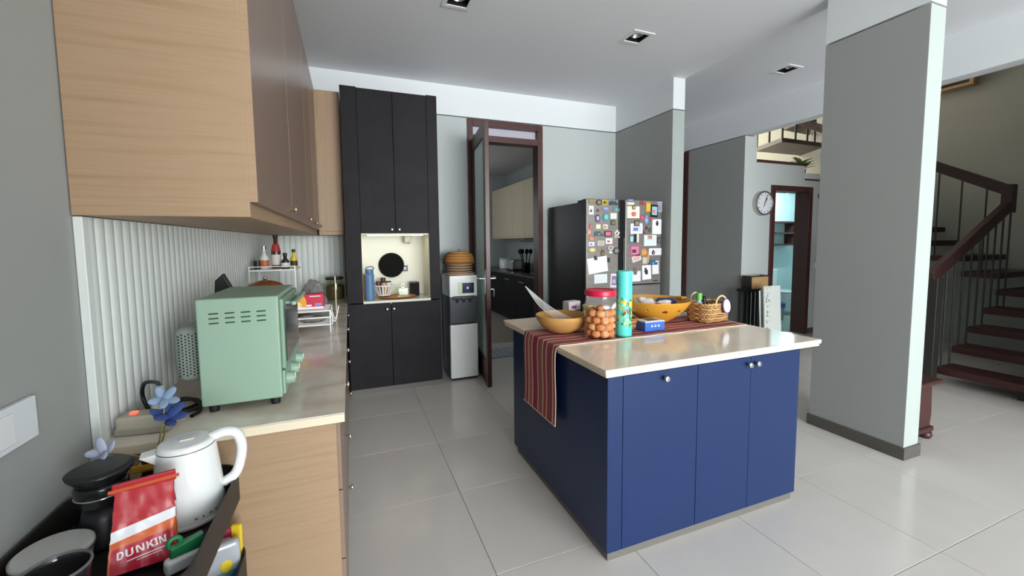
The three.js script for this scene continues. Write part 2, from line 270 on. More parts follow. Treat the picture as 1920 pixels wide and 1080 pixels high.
// ------------------------------------------------------------------ kitchen doorway in the back wall
{
  const d = struct('door_1', 'dark brown kitchen door frame with a glazed transom', 'door');
  const z0 = ZB - 0.125, z1 = ZB + 0.015;
  mesh('jamb', bx(1.2, 1.262, 0, 2.635, z0, z1, 0.003), M.frame, d); mesh('jamb', bx(2.018, 2.08, 0, 2.635, z0, z1, 0.003), M.frame, d);
  mesh('head', bx(1.262, 2.018, 2.575, 2.635, z0, z1, 0.003), M.frame, d); mesh('transom_bar', bx(1.262, 2.018, 2.415, 2.48, z0, z1, 0.003), M.frame, d);
  mesh('transom_pane', bx(1.262, 2.018, 2.48, 2.575, ZB - 0.06, ZB - 0.052), phys(0xb9b6c2, 0.5), d);
  // open leaf, hinged at the jamb and swung toward the dining side
  const L = 0.76, leaf = new THREE.Group(); leaf.name = 'door_leaf'; d.add(leaf); leaf.position.set(1.262, 0.006, ZB + 0.02); leaf.rotation.y = -Math.PI / 2 - 0.13;
  const T = 0.02;
  mesh('stile', bx(0, 0.09, 0, 2.41, -T, T, 0.003), M.frame, leaf); mesh('stile', bx(L - 0.1, L, 0, 2.41, -T, T, 0.003), M.frame, leaf);
  mesh('top_rail', bx(0.09, L - 0.1, 2.28, 2.41, -T, T, 0.003), M.frame, leaf); mesh('bottom_rail', bx(0.09, L - 0.1, 0, 0.22, -T, T, 0.003), M.frame, leaf);
  mesh('frosted_pane', bx(0.09, L - 0.1, 0.22, 2.28, -0.004, 0.004), M.frost, leaf);
  mesh('lock_plate', join([bx(L - 0.07, L - 0.03, 0.86, 1.08, T, T + 0.003), bx(L - 0.07, L - 0.03, 0.86, 1.08, -T - 0.003, -T)]), M.chrome, leaf);
  for (const s of [-1, 1]) mesh('handle', join([rod([L - 0.05, 1.0, s * T], [L - 0.05, 1.0, s * (T + 0.055)], 0.009), tube([[L - 0.05, 1.0, s * (T + 0.055)], [L - 0.1, 1.0, s * (T + 0.06)], [L - 0.17, 0.995, s * (T + 0.055)]], 0.008)]), M.chrome, leaf);
  mesh('key', join([rod([L - 0.05, 0.9, -T], [L - 0.05, 0.9, -T - 0.035], 0.006), bx(L - 0.062, L - 0.038, 0.83, 0.9, -T - 0.04, -T - 0.036)]), M.chrome, leaf);
  for (const y of [0.3, 1.2, 2.1]) mesh('hinge', cyl(0.008, 0.008, 0.1, 0, y, -0.012), M.chrome, leaf);
}
// kitchen room behind the doorway
{
  const w = struct('wall_kitchen', 'walls of the small kitchen behind the doorway', 'wall');
  mesh('side_wall', bx(3.1, 3.22, 0, 2.75, -8.2, ZB - 0.12), mat(0xaeb4b4, 0.3), w); for (const [y0, y1, a, b] of [[0, 1.1, -8.2, ZB - 0.12], [2.1, 2.75, -8.2, ZB - 0.12], [1.1, 2.1, -8.2, -7.3], [1.1, 2.1, -5.9, ZB - 0.12]]) mesh('side_wall', bx(0.6, 0.72, y0, y1, a, b), M.wallLight, w);
  mesh('end_wall', bx(0.6, 3.22, 0, 2.75, -8.3, -8.2), M.wallLight, w); mesh('kitchen_ceiling', bx(0.5, 3.22, 2.72, 2.85, -8.3, ZB - 0.12), mat(0xc2c0bd, 0.8), w);
  const kw = struct('window_3', 'small side window of the kitchen behind the doorway', 'window');
  for (const z of [-7.3, -6.6, -5.9]) mesh('window_frame', bx(0.63, 0.68, 1.1, 2.1, z - .025, z + .025), M.frame, kw); for (const y of [1.12, 2.08]) mesh('window_frame', bx(0.63, 0.68, y - .02, y + .02, -7.3, -5.9), M.frame, kw);
  for (const z of [-7.275, -6.575]) mesh('pane', bx(0.652, 0.658, 1.14, 2.06, z, z + .65), M.glass, kw);
  structMesh('floor_kitchen', bx(0.5, 3.3, -0.15, -0.001, -8.3, -4.79), mat(0x9f9388, 0.5), 'beige kitchen floor beyond the doorway', 'floor');
}
daylight(0.74, 1.6, -6.6, 3, 1.4, -6.4, 1.4, 1.0, new THREE.Color(0.9, 0.97, 1), 1.6);
// ------------------------------------------------------------------ cabinets along the walls
function knob(parent, x, y, z, axis = 'z', m = M.chrome, r = 0.011) {
  const g = lathe([[0, 0], [0.005, 0], [0.005, 0.012], [r, 0.016], [r, 0.023], [r * .8, 0.027], [0, 0.027]], 20);
  if (axis === 'z') g.rotateX(Math.PI / 2); else g.rotateZ(-Math.PI / 2);
  g.translate(x, y, z); return mesh('knob', g, m, parent);
}
const YC = 0.826;                                                   // worktop height
{ // wall cabinet on the long wall
  const t = thing('wall_cabinet', 'light oak wall cabinet with flat doors along the grey wall', 'cabinet', [XL, 1.415, -1.335]);
  t.userData.label = 'long light oak wall cabinet with flat doors above the fluted splashback';
  const D = 0.375, z1 = -2.97;
  mesh('carcass', bx(0.003, D, 0, 1.235, z1, -0.018, 0.001), M.wood, t);
  mesh('side_panel', bx(0.003, D + 0.004, 0, 1.235, -0.018, 0, 0.0015), M.wood, t);
  const seams = [-0.004, -0.77, -1.56, -2.08, -2.61];
  for (let k = 0; k < 4; k++) {
    const d = mesh('door', bx(D + 0.003, D + 0.023, 0.042, 1.232, seams[k + 1] + 0.002, seams[k] - 0.002, 0.0015), M.woodDoor, t);
    mesh('edge_band', join([bx(D + 0.002, D + 0.0232, 0.042, 1.232, seams[k] - 0.002, seams[k] - 0.0012)]), M.wood, d);
    knob(d, D + 0.023, 0.075, k % 2 ? seams[k + 1] + 0.06 : seams[k + 1] + 0.06, 'x', M.brass);
  }
}
{
  const t = thing('wall_cabinet', 'narrow oak corner wall cabinet beside the tall black cabinet', 'cabinet', [-0.24, 1.415, -3.98]);
  mesh('carcass', bx(0, 0.205, 0, 1.235, -0.33, -0.02, 0.001), M.woodV, t);
  mesh('door', bx(0.002, 0.205, 0.035, 1.235, -0.018, 0, 0.0015), M.woodV, t);
}
{ // base units under the worktop
  const t = thing('base_cabinet', 'light oak base cabinet with drawer fronts under the marble worktop', 'cabinet', [XL, 0, -1.345]);
  mesh('carcass', bx(0.003, 0.565, 0.08, 0.796, -2.97, -0.018), M.wood, t);
  mesh('end_panel', bx(0.003, 0.572, 0, 0.796, -0.018, 0, 0.001), M.wood, t);
  mesh('plinth', bx(0.003, 0.52, 0, 0.08, -2.97, -0.018), M.toe, t);
  for (let k = 0; k < 4; k++) {
    const a = -0.022 - 0.605 * k;
    for (const [y0, y1] of k % 2 ? [[0.085, 0.79]] : [[0.085, 0.33], [0.334, 0.56], [0.564, 0.79]]) {
      const d = mesh(k % 2 ? 'door' : 'drawer', bx(0.567, 0.583, y0, y1, a - 0.6, a, 0.001), M.woodDoor, t);
      knob(d, 0.583, y1 - 0.05, a - 0.5, 'x');
    }
  }
  const w = thing('worktop', 'beige veined marble worktop with a pale front edge beside the oven', 'worktop', [XL, 0.798, -1.325]);
  mesh('slab', bx(0.002, 0.598, 0, 0.028, -2.99, -0.003, 0.002), M.marble, w);
  mesh('edge_strip', bx(0.002, 0.598, 0.0005, 0.0255, -0.0035, 0.001, 0.001), M.quartzEdge, w);
}
{ // fluted splashback, one mesh for each rib
  const t = thing('fluted_splashback', 'white fluted splashback panel of vertical ribs above the marble worktop', 'wall panel', [XL, YC, -1.355]);
  const H = 0.587, rib = new THREE.CylinderGeometry(0.0238, 0.0238, H, 16, 1, false, 0, Math.PI).scale(0.46, 1, 1).translate(0, H / 2, 0);
  mesh('backing', bx(0.001, 0.005, 0, H, -2.962, -0.002), M.flute, t);
  mesh('end_strip', bx(0.001, 0.020, 0, H, -0.012, 0.014, 0.002), M.flute, t);
  for (let k = 0; k < 61; k++) { const r = mesh('rib', rib, M.flute, t); r.position.set(0.005, 0, -0.036 - 0.048 * k); }
  const rib2 = rib.clone().rotateY(-Math.PI / 2);
  mesh('backing', bx(0.02, 0.598, 0, H, -2.963, -2.958), M.flute, t);
  for (let k = 0; k < 12; k++) { const r = mesh('rib', rib2, M.flute, t); r.position.set(0.045 + 0.048 * k, 0, -2.958); }
}
{ // tall black cabinet with a niche
  const zf = -3.79, zb = ZB + 0.004, x0 = -0.03, x1 = 0.775;
  const t = thing('tall_cabinet', 'tall black cabinet with four doors and a pale open niche', 'cabinet', [0, 0, 0]);
  const B = M.black;
  mesh('side_panel', bx(x0, x0 + 0.02, 0.05, 2.648, zb, zf - 0.02, 0.001), B, t); mesh('side_panel', bx(x1 - 0.02, x1, 0.05, 2.648, zb, zf - 0.02, 0.001), B, t);
  mesh('top_panel', bx(x0 + 0.02, x1 - 0.02, 2.628, 2.648, zb, zf - 0.02), B, t); mesh('bottom_panel', bx(x0 + 0.02, x1 - 0.02, 0.05, 0.07, zb, zf - 0.02), B, t);
  mesh('plinth', bx(x0 + 0.005, x1 - 0.005, 0, 0.05, zb, zf - 0.03), M.toe, t);
  mesh('frame_stile', bx(x0, 0.098, 0.82, 2.648, zf - 0.02, zf, 0.001), B, t); mesh('frame_stile', bx(0.682, x1, 0.82, 2.648, zf - 0.02, zf, 0.001), B, t);
  mesh('upper_body', bx(x0 + 0.02, x1 - 0.02, 1.43, 2.62, zb + 0.01, zf - 0.025), B, t); mesh('lower_body', bx(x0 + 0.02, x1 - 0.02, 0.075, 0.80, zb + 0.01, zf - 0.025), B, t);
  for (const [a, b, kx] of [[0.10, 0.387, 0.355], [0.391, 0.68, 0.418]]) { const d = mesh('door', bx(a, b, 1.425, 2.642, zf - 0.02, zf - 0.001, 0.0015), B, t); knob(d, kx, 1.458, zf); }
  for (const [a, b, kx] of [[x0, 0.327, 0.293], [0.331, x1, 0.352]]) { const d = mesh('door', bx(a, b, 0.055, 0.812, zf - 0.02, zf, 0.0015), B, t); knob(d, kx, 0.756, zf); }
  const N = mat(0xe6e4d4, 0.6), nb = -4.17;
  mesh('niche_back', bx(0.09, 0.69, 0.81, 1.43, nb - 0.015, nb), N, t);
  mesh('niche_floor', bx(0.098, 0.682, 0.805, 0.832, nb, zf - 0.004, 0.001), phys(0xcfc9bd, 0.2), t);
  mesh('niche_side', bx(0.088, 0.10, 0.832, 1.415, nb, zf - 0.021), N, t); mesh('niche_side', bx(0.68, 0.692, 0.832, 1.415, nb, zf - 0.021), N, t);
  mesh('niche_top', bx(0.10, 0.68, 1.412, 1.425, nb, zf - 0.022), N, t); mesh('niche_rail', bx(0.098, 0.682, 0.80, 0.832, zf - 0.004, zf - 0.0005), N, t);
  // light strip tucked behind the front edge of the niche top
  mesh('light_strip', bx(0.15, 0.63, 1.404, 1.411, zf - 0.06, zf - 0.045), mat(0xffffff, 0.5, { emissive: new THREE.Color(1, 0.93, 0.72), emissiveIntensity: 2 }), t);
  const l = new THREE.RectAreaLight(new THREE.Color(1, 0.95, 0.78), 9, 0.48, 0.03); l.position.set(0.39, 1.402, zf - 0.07); l.lookAt(0.39, 1.0, zf - 0.22); l.name = 'niche_light'; scene.add(l);
}
// ------------------------------------------------------------------ island
{
  const t = thing('kitchen_island', 'blue kitchen island with flat doors and a dark end panel', 'island', [0, 0, 0]);
  const zf = -1.37, zb = -2.40, x0 = 0.947, x1 = 2.09, side = M.blue;
  mesh('plinth', bx(x0 + 0.012, x1 - 0.012, 0, 0.055, zb + 0.03, zf - 0.012), M.toe, t);
  mesh('carcass', bx(x0 + 0.02, x1 - 0.02, 0.055, 0.785, zb, zf - 0.02), side, t);
  mesh('end_panel', bx(x0, x0 + 0.02, 0.04, 0.7955, zb, zf - 0.002, 0.001), side, t); mesh('end_panel', bx(x1 - 0.02, x1, 0.04, 0.7955, zb, zf - 0.002, 0.001), M.blue, t);
  mesh('frame_stile', bx(x0 + 0.001, 1.02, 0.042, 0.792, zf - 0.02, zf, 0.001), M.blue, t);
  for (const [a, b] of [[1.0225, 1.4195], [1.4225, 1.747], [1.749, 2.088]]) {
    const d = mesh('door', bx(a, b, 0.042, 0.788, zf - 0.02, zf, 0.0012), M.blue, t);
    knob(d, a < 1.1 ? 1.23 : a < 1.5 ? 1.722 : 1.774, 0.755, zf, 'z', M.chrome, 0.013);
  }
  mesh('top_rail', bx(x0 + 0.01, x1 - 0.01, 0.788, 0.7955, zb, zf - 0.02), M.blue, t);
  const w = thing('island_worktop', 'cream stone worktop with a stepped edge on the blue island', 'worktop', [0, 0.796, 0]);
  mesh('slab', bx(0.922, 2.215, 0.014, 0.034, -2.51, -1.348, 0.003), M.quartz, w);
  mesh('lower_edge', bx(0.928, 2.209, 0, 0.015, -2.504, -1.354, 0.003), M.quartzEdge, w);
}
const YI = 0.83;                                                    // island top
{ // striped runner laid across the island, hanging over the end
  const cols = ['#a5494f', '#ecdcc8', '#9a3f4c', '#7a5648', '#d0ae96', '#a33d4e', '#efe4d4', '#86644f', '#ad5058', '#dcc0a4', '#8f3044', '#6a4a3e', '#ecdcc8', '#b65860', '#cba78c', '#9a3a4a', '#efe4d4', '#7b5848'];
  const map = canvasTex(64, 512, (c, w, h) => { let y = 0, k = 0; const ws = [26, 8, 40, 18, 14, 34, 8, 22, 30, 10, 44, 14, 8, 36, 16, 30, 8, 24]; const tot = ws.reduce((a, b) => a + b); for (const s of ws) { const hh = s / tot * h; c.fillStyle = cols[k % cols.length]; c.fillRect(0, y, w, hh + 1); y += hh; k++; } c.fillStyle = 'rgba(0,0,0,.10)'; for (let i = 0; i < w; i += 3) c.fillRect(i, 0, 1, h); });
  map.wrapS = map.wrapT = THREE.RepeatWrapping;
  const zn = -1.755, zr = -2.145, path = [];
  for (let i = 0; i <= 24; i++) path.push([2.19 - (2.19 - 0.93) * i / 24, YI + 0.002 + 0.0012 * Math.sin(i * 1.7)]);
  path.push([0.921, YI + 0.0015], [0.9165, YI - 0.004], [0.915, YI - 0.012]);
  for (let i = 1; i <= 14; i++) path.push([0.914 - 0.002 * Math.sin(i * 0.5), YI - 0.012 - 0.385 * i / 14]);
  const NZ = 12, pos = [], uv = [], idx = [], n = path.length; let L = 0;
  for (let i = 0; i < n; i++) { if (i) L += Math.hypot(path[i][0] - path[i - 1][0], path[i][1] - path[i - 1][1]); for (let j = 0; j <= NZ; j++) { const v = j / NZ, skew = 0.0 * i; const wav = i > 27 ? 0.003 * Math.sin(v * 9) * (i - 27) / 14 : 0; pos.push(path[i][0] - Math.max(0, wav) - (i > 27 ? 0.003 : 0), path[i][1], zn + (zr - zn) * v + skew); uv.push(L * 4, 1 - v); } }
  for (let i = 0; i < n - 1; i++) for (let j = 0; j < NZ; j++) { const a = i * (NZ + 1) + j, b = a + NZ + 1; idx.push(a, a + 1, b, b, a + 1, b + 1); }
  const g = new THREE.BufferGeometry(); g.setAttribute('position', new THREE.Float32BufferAttribute(pos, 3)); g.setAttribute('uv', new THREE.Float32BufferAttribute(uv, 2)); g.setIndex(idx); g.computeVertexNormals();
  const t = thing('table_runner', 'red and cream striped woven runner hanging over the island end', 'table runner');
  mesh('cloth', g, mat(0xffffff, 0.9, { map, side: THREE.DoubleSide }), t);
  const last = path[n - 1][0] - 0.006;
  mesh('hem', join([rod([last, path[n - 1][1], zn], [last, path[n - 1][1], zr], 0.003, 6)]), mat(0xd8b898, 0.9), t);
  mesh('edge_binding', join([tube(path.filter((_, i) => i % 2 === 0 || i > 23).map(([x, y], i, a) => V(x - (y < YI - .02 ? 0.004 : 0), y + (y > YI ? 0.001 : 0), zn)), 0.0025, 60, 6)]), mat(0xe6d9bb, 0.9), t);
}
// ------------------------------------------------------------------ staircase
{
  const t = thing('staircase', 'dark wooden open stair with iron balusters and broad handrail', 'staircase');
  const rise = 0.165, run = 0.27, zs = -2.06, ze = -0.95;
  for (let k = 0; k < 4; k++) mesh('tread', bx(5.0 + run * k, 5.0 + run * k + 0.285, 0.09 + rise * k, 0.15 + rise * k, zs, ze, 0.004), M.tread, t);
  mesh('landing', bx(6.08, 7.05, 0.75, 0.81, zs - 0.02, ze, 0.004), M.tread, t);
  mesh('stringer', bar([5.05, 0.03, -1.5], [6.3, 0.72, -1.5], 0.12, 0.16), M.iron, t);
  for (let k = 0; k < 9; k++) mesh('tread', bx(6.13, 7.05, 0.915 + rise * k, 0.975 + rise * k, zs - 0.02 - run * k - 0.285, zs - 0.02 - run * k, 0.004), M.tread, t);
  mesh('newel_post', bx(4.84, 4.93, 0, 0.98, -2.09, -2.01, 0.004), M.iron, t);
  mesh('handrail', bar([4.83, 0.985, -2.06], [6.16, 1.66, -2.06], 0.06, 0.11, 0.01), M.rail, t);
  mesh('handrail_post', bx(6.09, 6.19, 1.58, 1.86, -2.1, -2.02, 0.006), M.rail, t);
  mesh('handrail', bar([6.14, 1.80, -2.06], [6.14, 3.05, -4.2], 0.06, 0.10, 0.01), M.rail, t);
  for (let k = 0; k < 9; k++) { const x = 5.08 + 0.137 * k, top = 0.985 + (x - 4.83) * 0.5075 - 0.05; const st = Math.min(3, Math.floor((x - 5.0) / run)); mesh('baluster', rod([x, 0.14 + rise * st, -2.05], [x, top, -2.05], 0.008), M.iron, t); }
  for (let k = 0; k < 9; k++) { const z = -2.22 - 0.19 * k, top = 1.80 + (-2.06 - z) * 0.584 - 0.04, st = Math.floor((-2.08 - z) / run); mesh('baluster', rod([6.15, 0.97 + rise * st, z], [6.15, top, z], 0.008), M.iron, t); }
  // upper landing and treads seen through the opening over the clock wall
  const slab = (px, y, th) => { const p = px.map(([u, v]) => onY(u, v, y)); return metreUV(prism(p.map((q) => [Math.min(q.x, 7.04), -q.z]), th).rotateX(-Math.PI / 2).translate(0, y, 0)); };
  mesh('upper_landing', slab([[1417, 284], [1466, 266], [1545, 276], [1545, 297], [1515, 293]], 2.72, 0.06), M.rail, t);
  mesh('upper_tread', slab([[1468, 244], [1530, 221], [1530, 255]], 3.02, 0.06), M.rail, t);
  for (const [u, v] of [[1419, 283], [1442, 275], [1466.5, 266.5], [1491, 270], [1513, 272], [1527, 274]]) { const p = onY(u, v, 2.72); mesh('baluster', rod([p.x, 2.78, p.z], [p.x, 3.5, p.z], 0.014), M.iron, t); }
}
// ------------------------------------------------------------------ refrigerator and what is stuck on it
const ZF = -3.44;
{
  const t = thing('refrigerator', 'grey steel double-door refrigerator covered in magnets and papers', 'refrigerator', [0, 0, 0]);
  mesh('body', bx(2.135, 3.005, 0.03, 1.722, -4.27, ZF - 0.085, 0.006), M.fridgeSide, t);
  mesh('top_hinge_cover', bx(2.14, 3.0, 1.722, 1.742, ZF - 0.2, ZF - 0.086, 0.004), M.blackPlastic, t);
  mesh('door', bx(2.12, 2.49, 0.06, 1.745, ZF - 0.075, ZF, 0.008), M.steel, t); mesh('door', bx(2.57, 3.02, 0.895, 1.745, ZF - 0.075, ZF, 0.008), M.steel, t); mesh('door', bx(2.57, 3.02, 0.06, 0.886, ZF - 0.075, ZF, 0.008), M.steel, t);
  mesh('door_edge', bx(2.117, 2.12, 0.065, 1.74, ZF - 0.075, ZF - 0.012), M.blackPlastic, t);
  const c = mesh('center_strip', bx(2.493, 2.567, 0.06, 1.742, ZF - 0.075, ZF - 0.014, 0.004), M.blackGloss, t);
  mesh('display', bx(2.497, 2.563, 1.37, 1.735, ZF - 0.016, ZF - 0.003, 0.003), M.blackGloss, c);
  mesh('handle_trim', bx(2.555, 2.561, 0.9, 1.365, ZF - 0.016, ZF - 0.004), M.chrome, c);
  mesh('badge', bx(2.92, 2.985, 0.915, 0.93, ZF, ZF + 0.002), M.chrome, t);
  for (const x of [2.2, 2.94]) for (const z of [-4.2, -3.6]) mesh('foot', cyl(0.02, 0.02, 0.03, x, 0, z, 14), M.blackPlastic, t);
}
// [centre u, centre v, width px, height px, shape, colours, label, turn, lift]
const magnetGeo = {};
function stuck(name, category, u, v, w, h, shape, cols, label, turn = 0, lift = 0, group = 'magnets and papers on the refrigerator') {
  const p = onZ(u, v, ZF), k = Math.abs(onZ(u + 1, v, ZF).x - p.x), ky = Math.abs(onZ(u, v + 1, ZF).y - p.y);
  const W = w * k, H = h * ky, flat = shape === 'sheet', T = flat ? 0.0012 : 0.007;
  const t = thing(name, label, category, [p.x, p.y, ZF + 0.0005 + lift], 0, group); t.rotation.z = turn;
  const m = (c) => mat(c, flat ? 0.8 : 0.4);
  let body;
  if (shape === 'oval') body = new THREE.CylinderGeometry(0.5, 0.46, T, 24).rotateX(Math.PI / 2).scale(W, H, 1).translate(0, 0, T / 2);
  else if (shape === 'odd') body = prism([[-.5, -.5], [.5, -.5], [.5, .05], [.25, .05], [.2, .5], [-.1, .3], [-.25, .5], [-.5, .2]].map(([a, b]) => [a * W, b * H]), T);
  else if (shape === 'figure') body = prism([[-.3, -.5], [.3, -.5], [.5, .1], [.2, .15], [.28, .4], [0, .5], [-.28, .4], [-.2, .15], [-.5, .1]].map(([a, b]) => [a * W, b * H]), T);
  else body = bx(-W / 2, W / 2, -H / 2, H / 2, 0, T, flat ? 0 : 0.002);
  mesh(flat ? 'sheet' : 'body', body, m(cols[0]), t);
  if (cols[1] !== undefined) {
    const g = shape === 'oval' ? new THREE.CylinderGeometry(0.5, 0.5, 0.002, 20).rotateX(Math.PI / 2).scale(W * .62, H * .62, 1).translate(0, 0, T + 0.001) : shape === 'figure' || shape === 'odd' ? new THREE.SphereGeometry(Math.min(W, H) * .2, 12, 8).scale(1, 1, .4).translate(0, -H * .15, T) : bx(-W * .36, W * .36, -H * .34, H * .34, T, T + (flat ? 0.0004 : 0.002));
    mesh('face', g, m(cols[1]), t);
  }
  if (cols[2] !== undefined) mesh('detail', bx(-W * .28, W * .1, -H * .2, H * .08, T + 0.0005, T + 0.0025), m(cols[2]), t);
  return t;
}
const Z1 = (x, y, w, h) => [1090 + x / 10.8, 362 + y / 10.8, w / 10.8, h / 10.8], Z2 = (x, y, w, h) => [1090 + x / 10.8, 452 + y / 10.8, w / 10.8, h / 10.8];
const Z3 = (x, y, w, h) => [1166 + x / 10.8, 362 + y / 10.8, w / 10.8, h / 10.8], Z4 = (x, y, w, h) => [1166 + x / 10.8, 452 + y / 10.8, w / 10.8, h / 10.8];
const mg = (z, ...a) => stuck('fridge_magnet', 'magnet', ...z, ...a), pg = (z, ...a) => stuck('paper_note', 'paper', ...z, 'sheet', ...a);
mg(Z1(205, 165, 130, 70), 'rect', [0x7d8a3c, 0xb9774e], 'green and orange landscape strip magnet at the top hinge corner of the refrigerator');
mg(Z1(350, 190, 120, 115), 'oval', [0x3d3330, 0x8d8580], 'round dark brown ring magnet beside the yellow square magnet');
mg(Z1(470, 190, 105, 100), 'rect', [0xd9c23a, 0x8a7a30, 0x3a3524], 'yellow square magnet with a dark car shape');
mg(Z1(650, 200, 170, 85), 'odd', [0x2c4652, 0x3f6470], 'dark teal skyline-shaped magnet near the display strip');
pg(Z1(200, 348, 95, 175), [0xeeeef0, 0xd8d8d8, 0x55504e], 'small white card printed with two dark figures');
mg(Z1(330, 350, 60, 65), 'figure', [0x8a3f35], 'tiny red-brown figure magnet beside the small white card');
mg(Z1(485, 318, 135, 70), 'oval', [0x7f88c0, 0x9fa6d4], 'lilac blue capsule-shaped magnet');
mg(Z1(700, 318, 130, 105), 'odd', [0x5f8a8c, 0xa9c0bf], 'pale teal boot-shaped magnet below the dark skyline magnet');
mg(Z1(325, 510, 98, 155), 'oval', [0x4a3a68, 0xb8b2d6], 'purple oval magnet with a white center');
mg(Z1(495, 488, 132, 168), 'oval', [0x4b8f93, 0x86c3c4], 'large turquoise oval magnet');
pg(Z1(652, 465, 122, 112), [0xf0f0ee, 0xe0dede], 'plain white label sticker beside the turquoise oval magnet');
mg(Z1(635, 602, 88, 100), 'rect', [0x2f3527, 0x6f7a55], 'dark green square magnet with an olive picture');
mg(Z1(182, 668, 62, 90), 'figure', [0xd0566a, 0xe9a5aa], 'pink red doll-shaped magnet on the edge of the steel door');
mg(Z1(335, 680, 102, 98), 'rect', [0xd9cfa6, 0xe9e3c4], 'cream square tile magnet');
mg(Z1(482, 680, 100, 98), 'rect', [0xd6c4ad, 0xe3d3c0, 0x7a4a3f], 'beige square tile magnet with a brown mark');
mg(Z1(345, 818, 172, 105), 'odd', [0x4c6060, 0x9aa3b5], 'grey-green magnet shaped like a ship');
mg(Z1(535, 825, 148, 108), 'rect', [0x241d20, 0xe06f88], 'black framed magnet with a bright pink picture');
mg(Z1(715, 800, 120, 110), 'figure', [0xcfcac2, 0x6f5648], 'white and brown monument-shaped magnet by the display strip');
mg(Z1(715, 880, 118, 55), 'odd', [0xb9b2a6, 0x5a4a40], 'low brown base-shaped magnet under the monument magnet');
mg(Z1(150, 782, 96, 90), 'figure', [0xd99a78, 0xe8bfa4], 'peach figure magnet on the door edge');
mg(Z1(200, 912, 90, 85), 'odd', [0xd98a6c], 'coral irregular magnet under the peach figure');
pg(Z1(560, 972, 132, 112), [0xf4f2f2, 0xecdede, 0xb0484c], 'white card with a small red print');
mg(Z1(390, 1015, 140, 100), 'rect', [0xcfc7b8, 0xb9b0a2], 'pale stone plaque magnet beside the red printed card');
mg(Z1(200, 1032, 122, 85), 'rect', [0xd6d6dc, 0xf0f0f2, 0x263042], 'white magnet with a navy corner');
mg(Z2(215, 180, 142, 92), 'oval', [0xcdb96a, 0xe6d79a], 'yellow oval magnet above the large blank sheet');
mg(Z2(425, 235, 82, 132), 'figure', [0x6a4a2c, 0xc79a62], 'brown and gold figurine magnet');
mg(Z2(588, 140, 110, 92), 'oval', [0xd6d1c8, 0x8a857c], 'silver magnet shaped like a ring');
mg(Z2(588, 222, 70, 52), 'odd', [0xd9d6d0], 'small silver bow magnet under the ring magnet');
mg(Z2(700, 197, 115, 140), 'oval', [0x4a484a, 0x8c8a88], 'round charcoal badge magnet with a grey stripe');
pg(Z2(330, 485, 395, 315), [0xf6f6f7], 'large blank white sheet hanging tilted', 0.13);
mg(Z2(285, 340, 62, 90), 'odd', [0x4a2e33], 'dark maroon clip magnet holding the tilted blank sheet', 0, 0.0016);
mg(Z2(548, 385, 46, 92), 'rect', [0x2a2c30], 'small black clip magnet beside the tilted blank sheet');
pg(Z2(392, 762, 262, 182), [0xe9eeee, 0xe2e9ea], 'pale grey-white ticket below the tilted blank sheet', 0.02);
pg(Z2(672, 800, 165, 280), [0xe2dfe4, 0x8a7fa6, 0xd9a7c2], 'colorful photo print with a white lower border', -0.06);
mg(Z3(165, 150, 132, 52), 'rect', [0x6a76a6, 0x8b95bd], 'slate blue bar magnet at the top of the other steel door');
pg(Z3(178, 212, 142, 52), [0xe6dfc0], 'cream paper strip under the slate blue bar magnet');
pg(Z3(232, 388, 250, 240), [0xf2ecd8], 'large cream card with a red-orange figure');
mg(Z3(233, 425, 90, 95), 'oval', [0xd0644a, 0xe08a6c], 'red-orange round doll body magnet on the cream card', 0, 0.0015);
mg(Z3(233, 295, 72, 85), 'oval', [0x5a4038, 0xcfa58a], 'dark haired doll head magnet on the cream card', 0, 0.0015);
mg(Z3(408, 198, 92, 85), 'odd', [0xa84a4c, 0x6a2c30], 'small red insect-shaped magnet');
mg(Z3(528, 285, 96, 200), 'rect', [0xd9a436, 0xe6bd5a], 'upright yellow tag magnet beside the black framed picture');
mg(Z3(650, 362, 142, 250), 'rect', [0x17191c, 0x9fd0e0, 0xd98f80], 'black framed picture magnet in blue and peach', -0.05);
pg(Z3(766, 300, 88, 165), [0xb7b3be, 0x9a96a6], 'lilac grey card next to the black framed picture');
mg(Z3(760, 190, 100, 26), 'rect', [0xc5c8d2], 'thin pale strip magnet above the lilac grey card');
mg(Z3(405, 500, 82, 92), 'rect', [0xc93a68, 0xd85a80], 'hot pink square magnet');
mg(Z3(490, 530, 90, 172), 'figure', [0x7aa6d0, 0xb9dcea], 'pale blue dress-shaped magnet');
mg(Z3(592, 515, 62, 68), 'odd', [0xc75a6a], 'rose pink shard-shaped magnet');
pg(Z3(706, 682, 182, 300), [0xf4f4f6], 'tall white card with a small dark figure');
mg(Z3(708, 610, 52, 100), 'figure', [0x3a3842], 'small charcoal figure magnet on the tall white card', 0, 0.0015);
pg(Z3(298, 720, 242, 210), [0xe9e9ee, 0xd3d6e6, 0x6f78a8], 'white paper with blue pen scribbles', 0.04);
mg(Z3(295, 612, 105, 110), 'rect', [0x2e2a28, 0x9a8f7c], 'dark camera-like magnet holding the scribbled paper', 0, 0.002);
mg(Z3(495, 705, 48, 75), 'figure', [0x5a4436], 'small brown figure magnet beside the scribbled paper');
mg(Z3(562, 742, 62, 85), 'figure', [0x4f6048, 0x7c8a6c], 'small green figure magnet beside the tall white card');
mg(Z3(440, 790, 42, 64), 'odd', [0x7a2c40], 'tiny maroon magnet at the corner of the scribbled paper');
mg(Z3(190, 930, 84, 155), 'rect', [0x4f8084, 0xa9d6d8], 'upright teal bar magnet');
mg(Z3(262, 915, 48, 172), 'rect', [0x26262a], 'upright black bar magnet between the teal and white bars');
mg(Z3(316, 915, 42, 172), 'rect', [0xe2ded2], 'upright white bar magnet');
pg(Z3(575, 960, 250, 220), [0xe6eef4, 0xdfeaf2], 'pale blue-white card with a beige magnet');
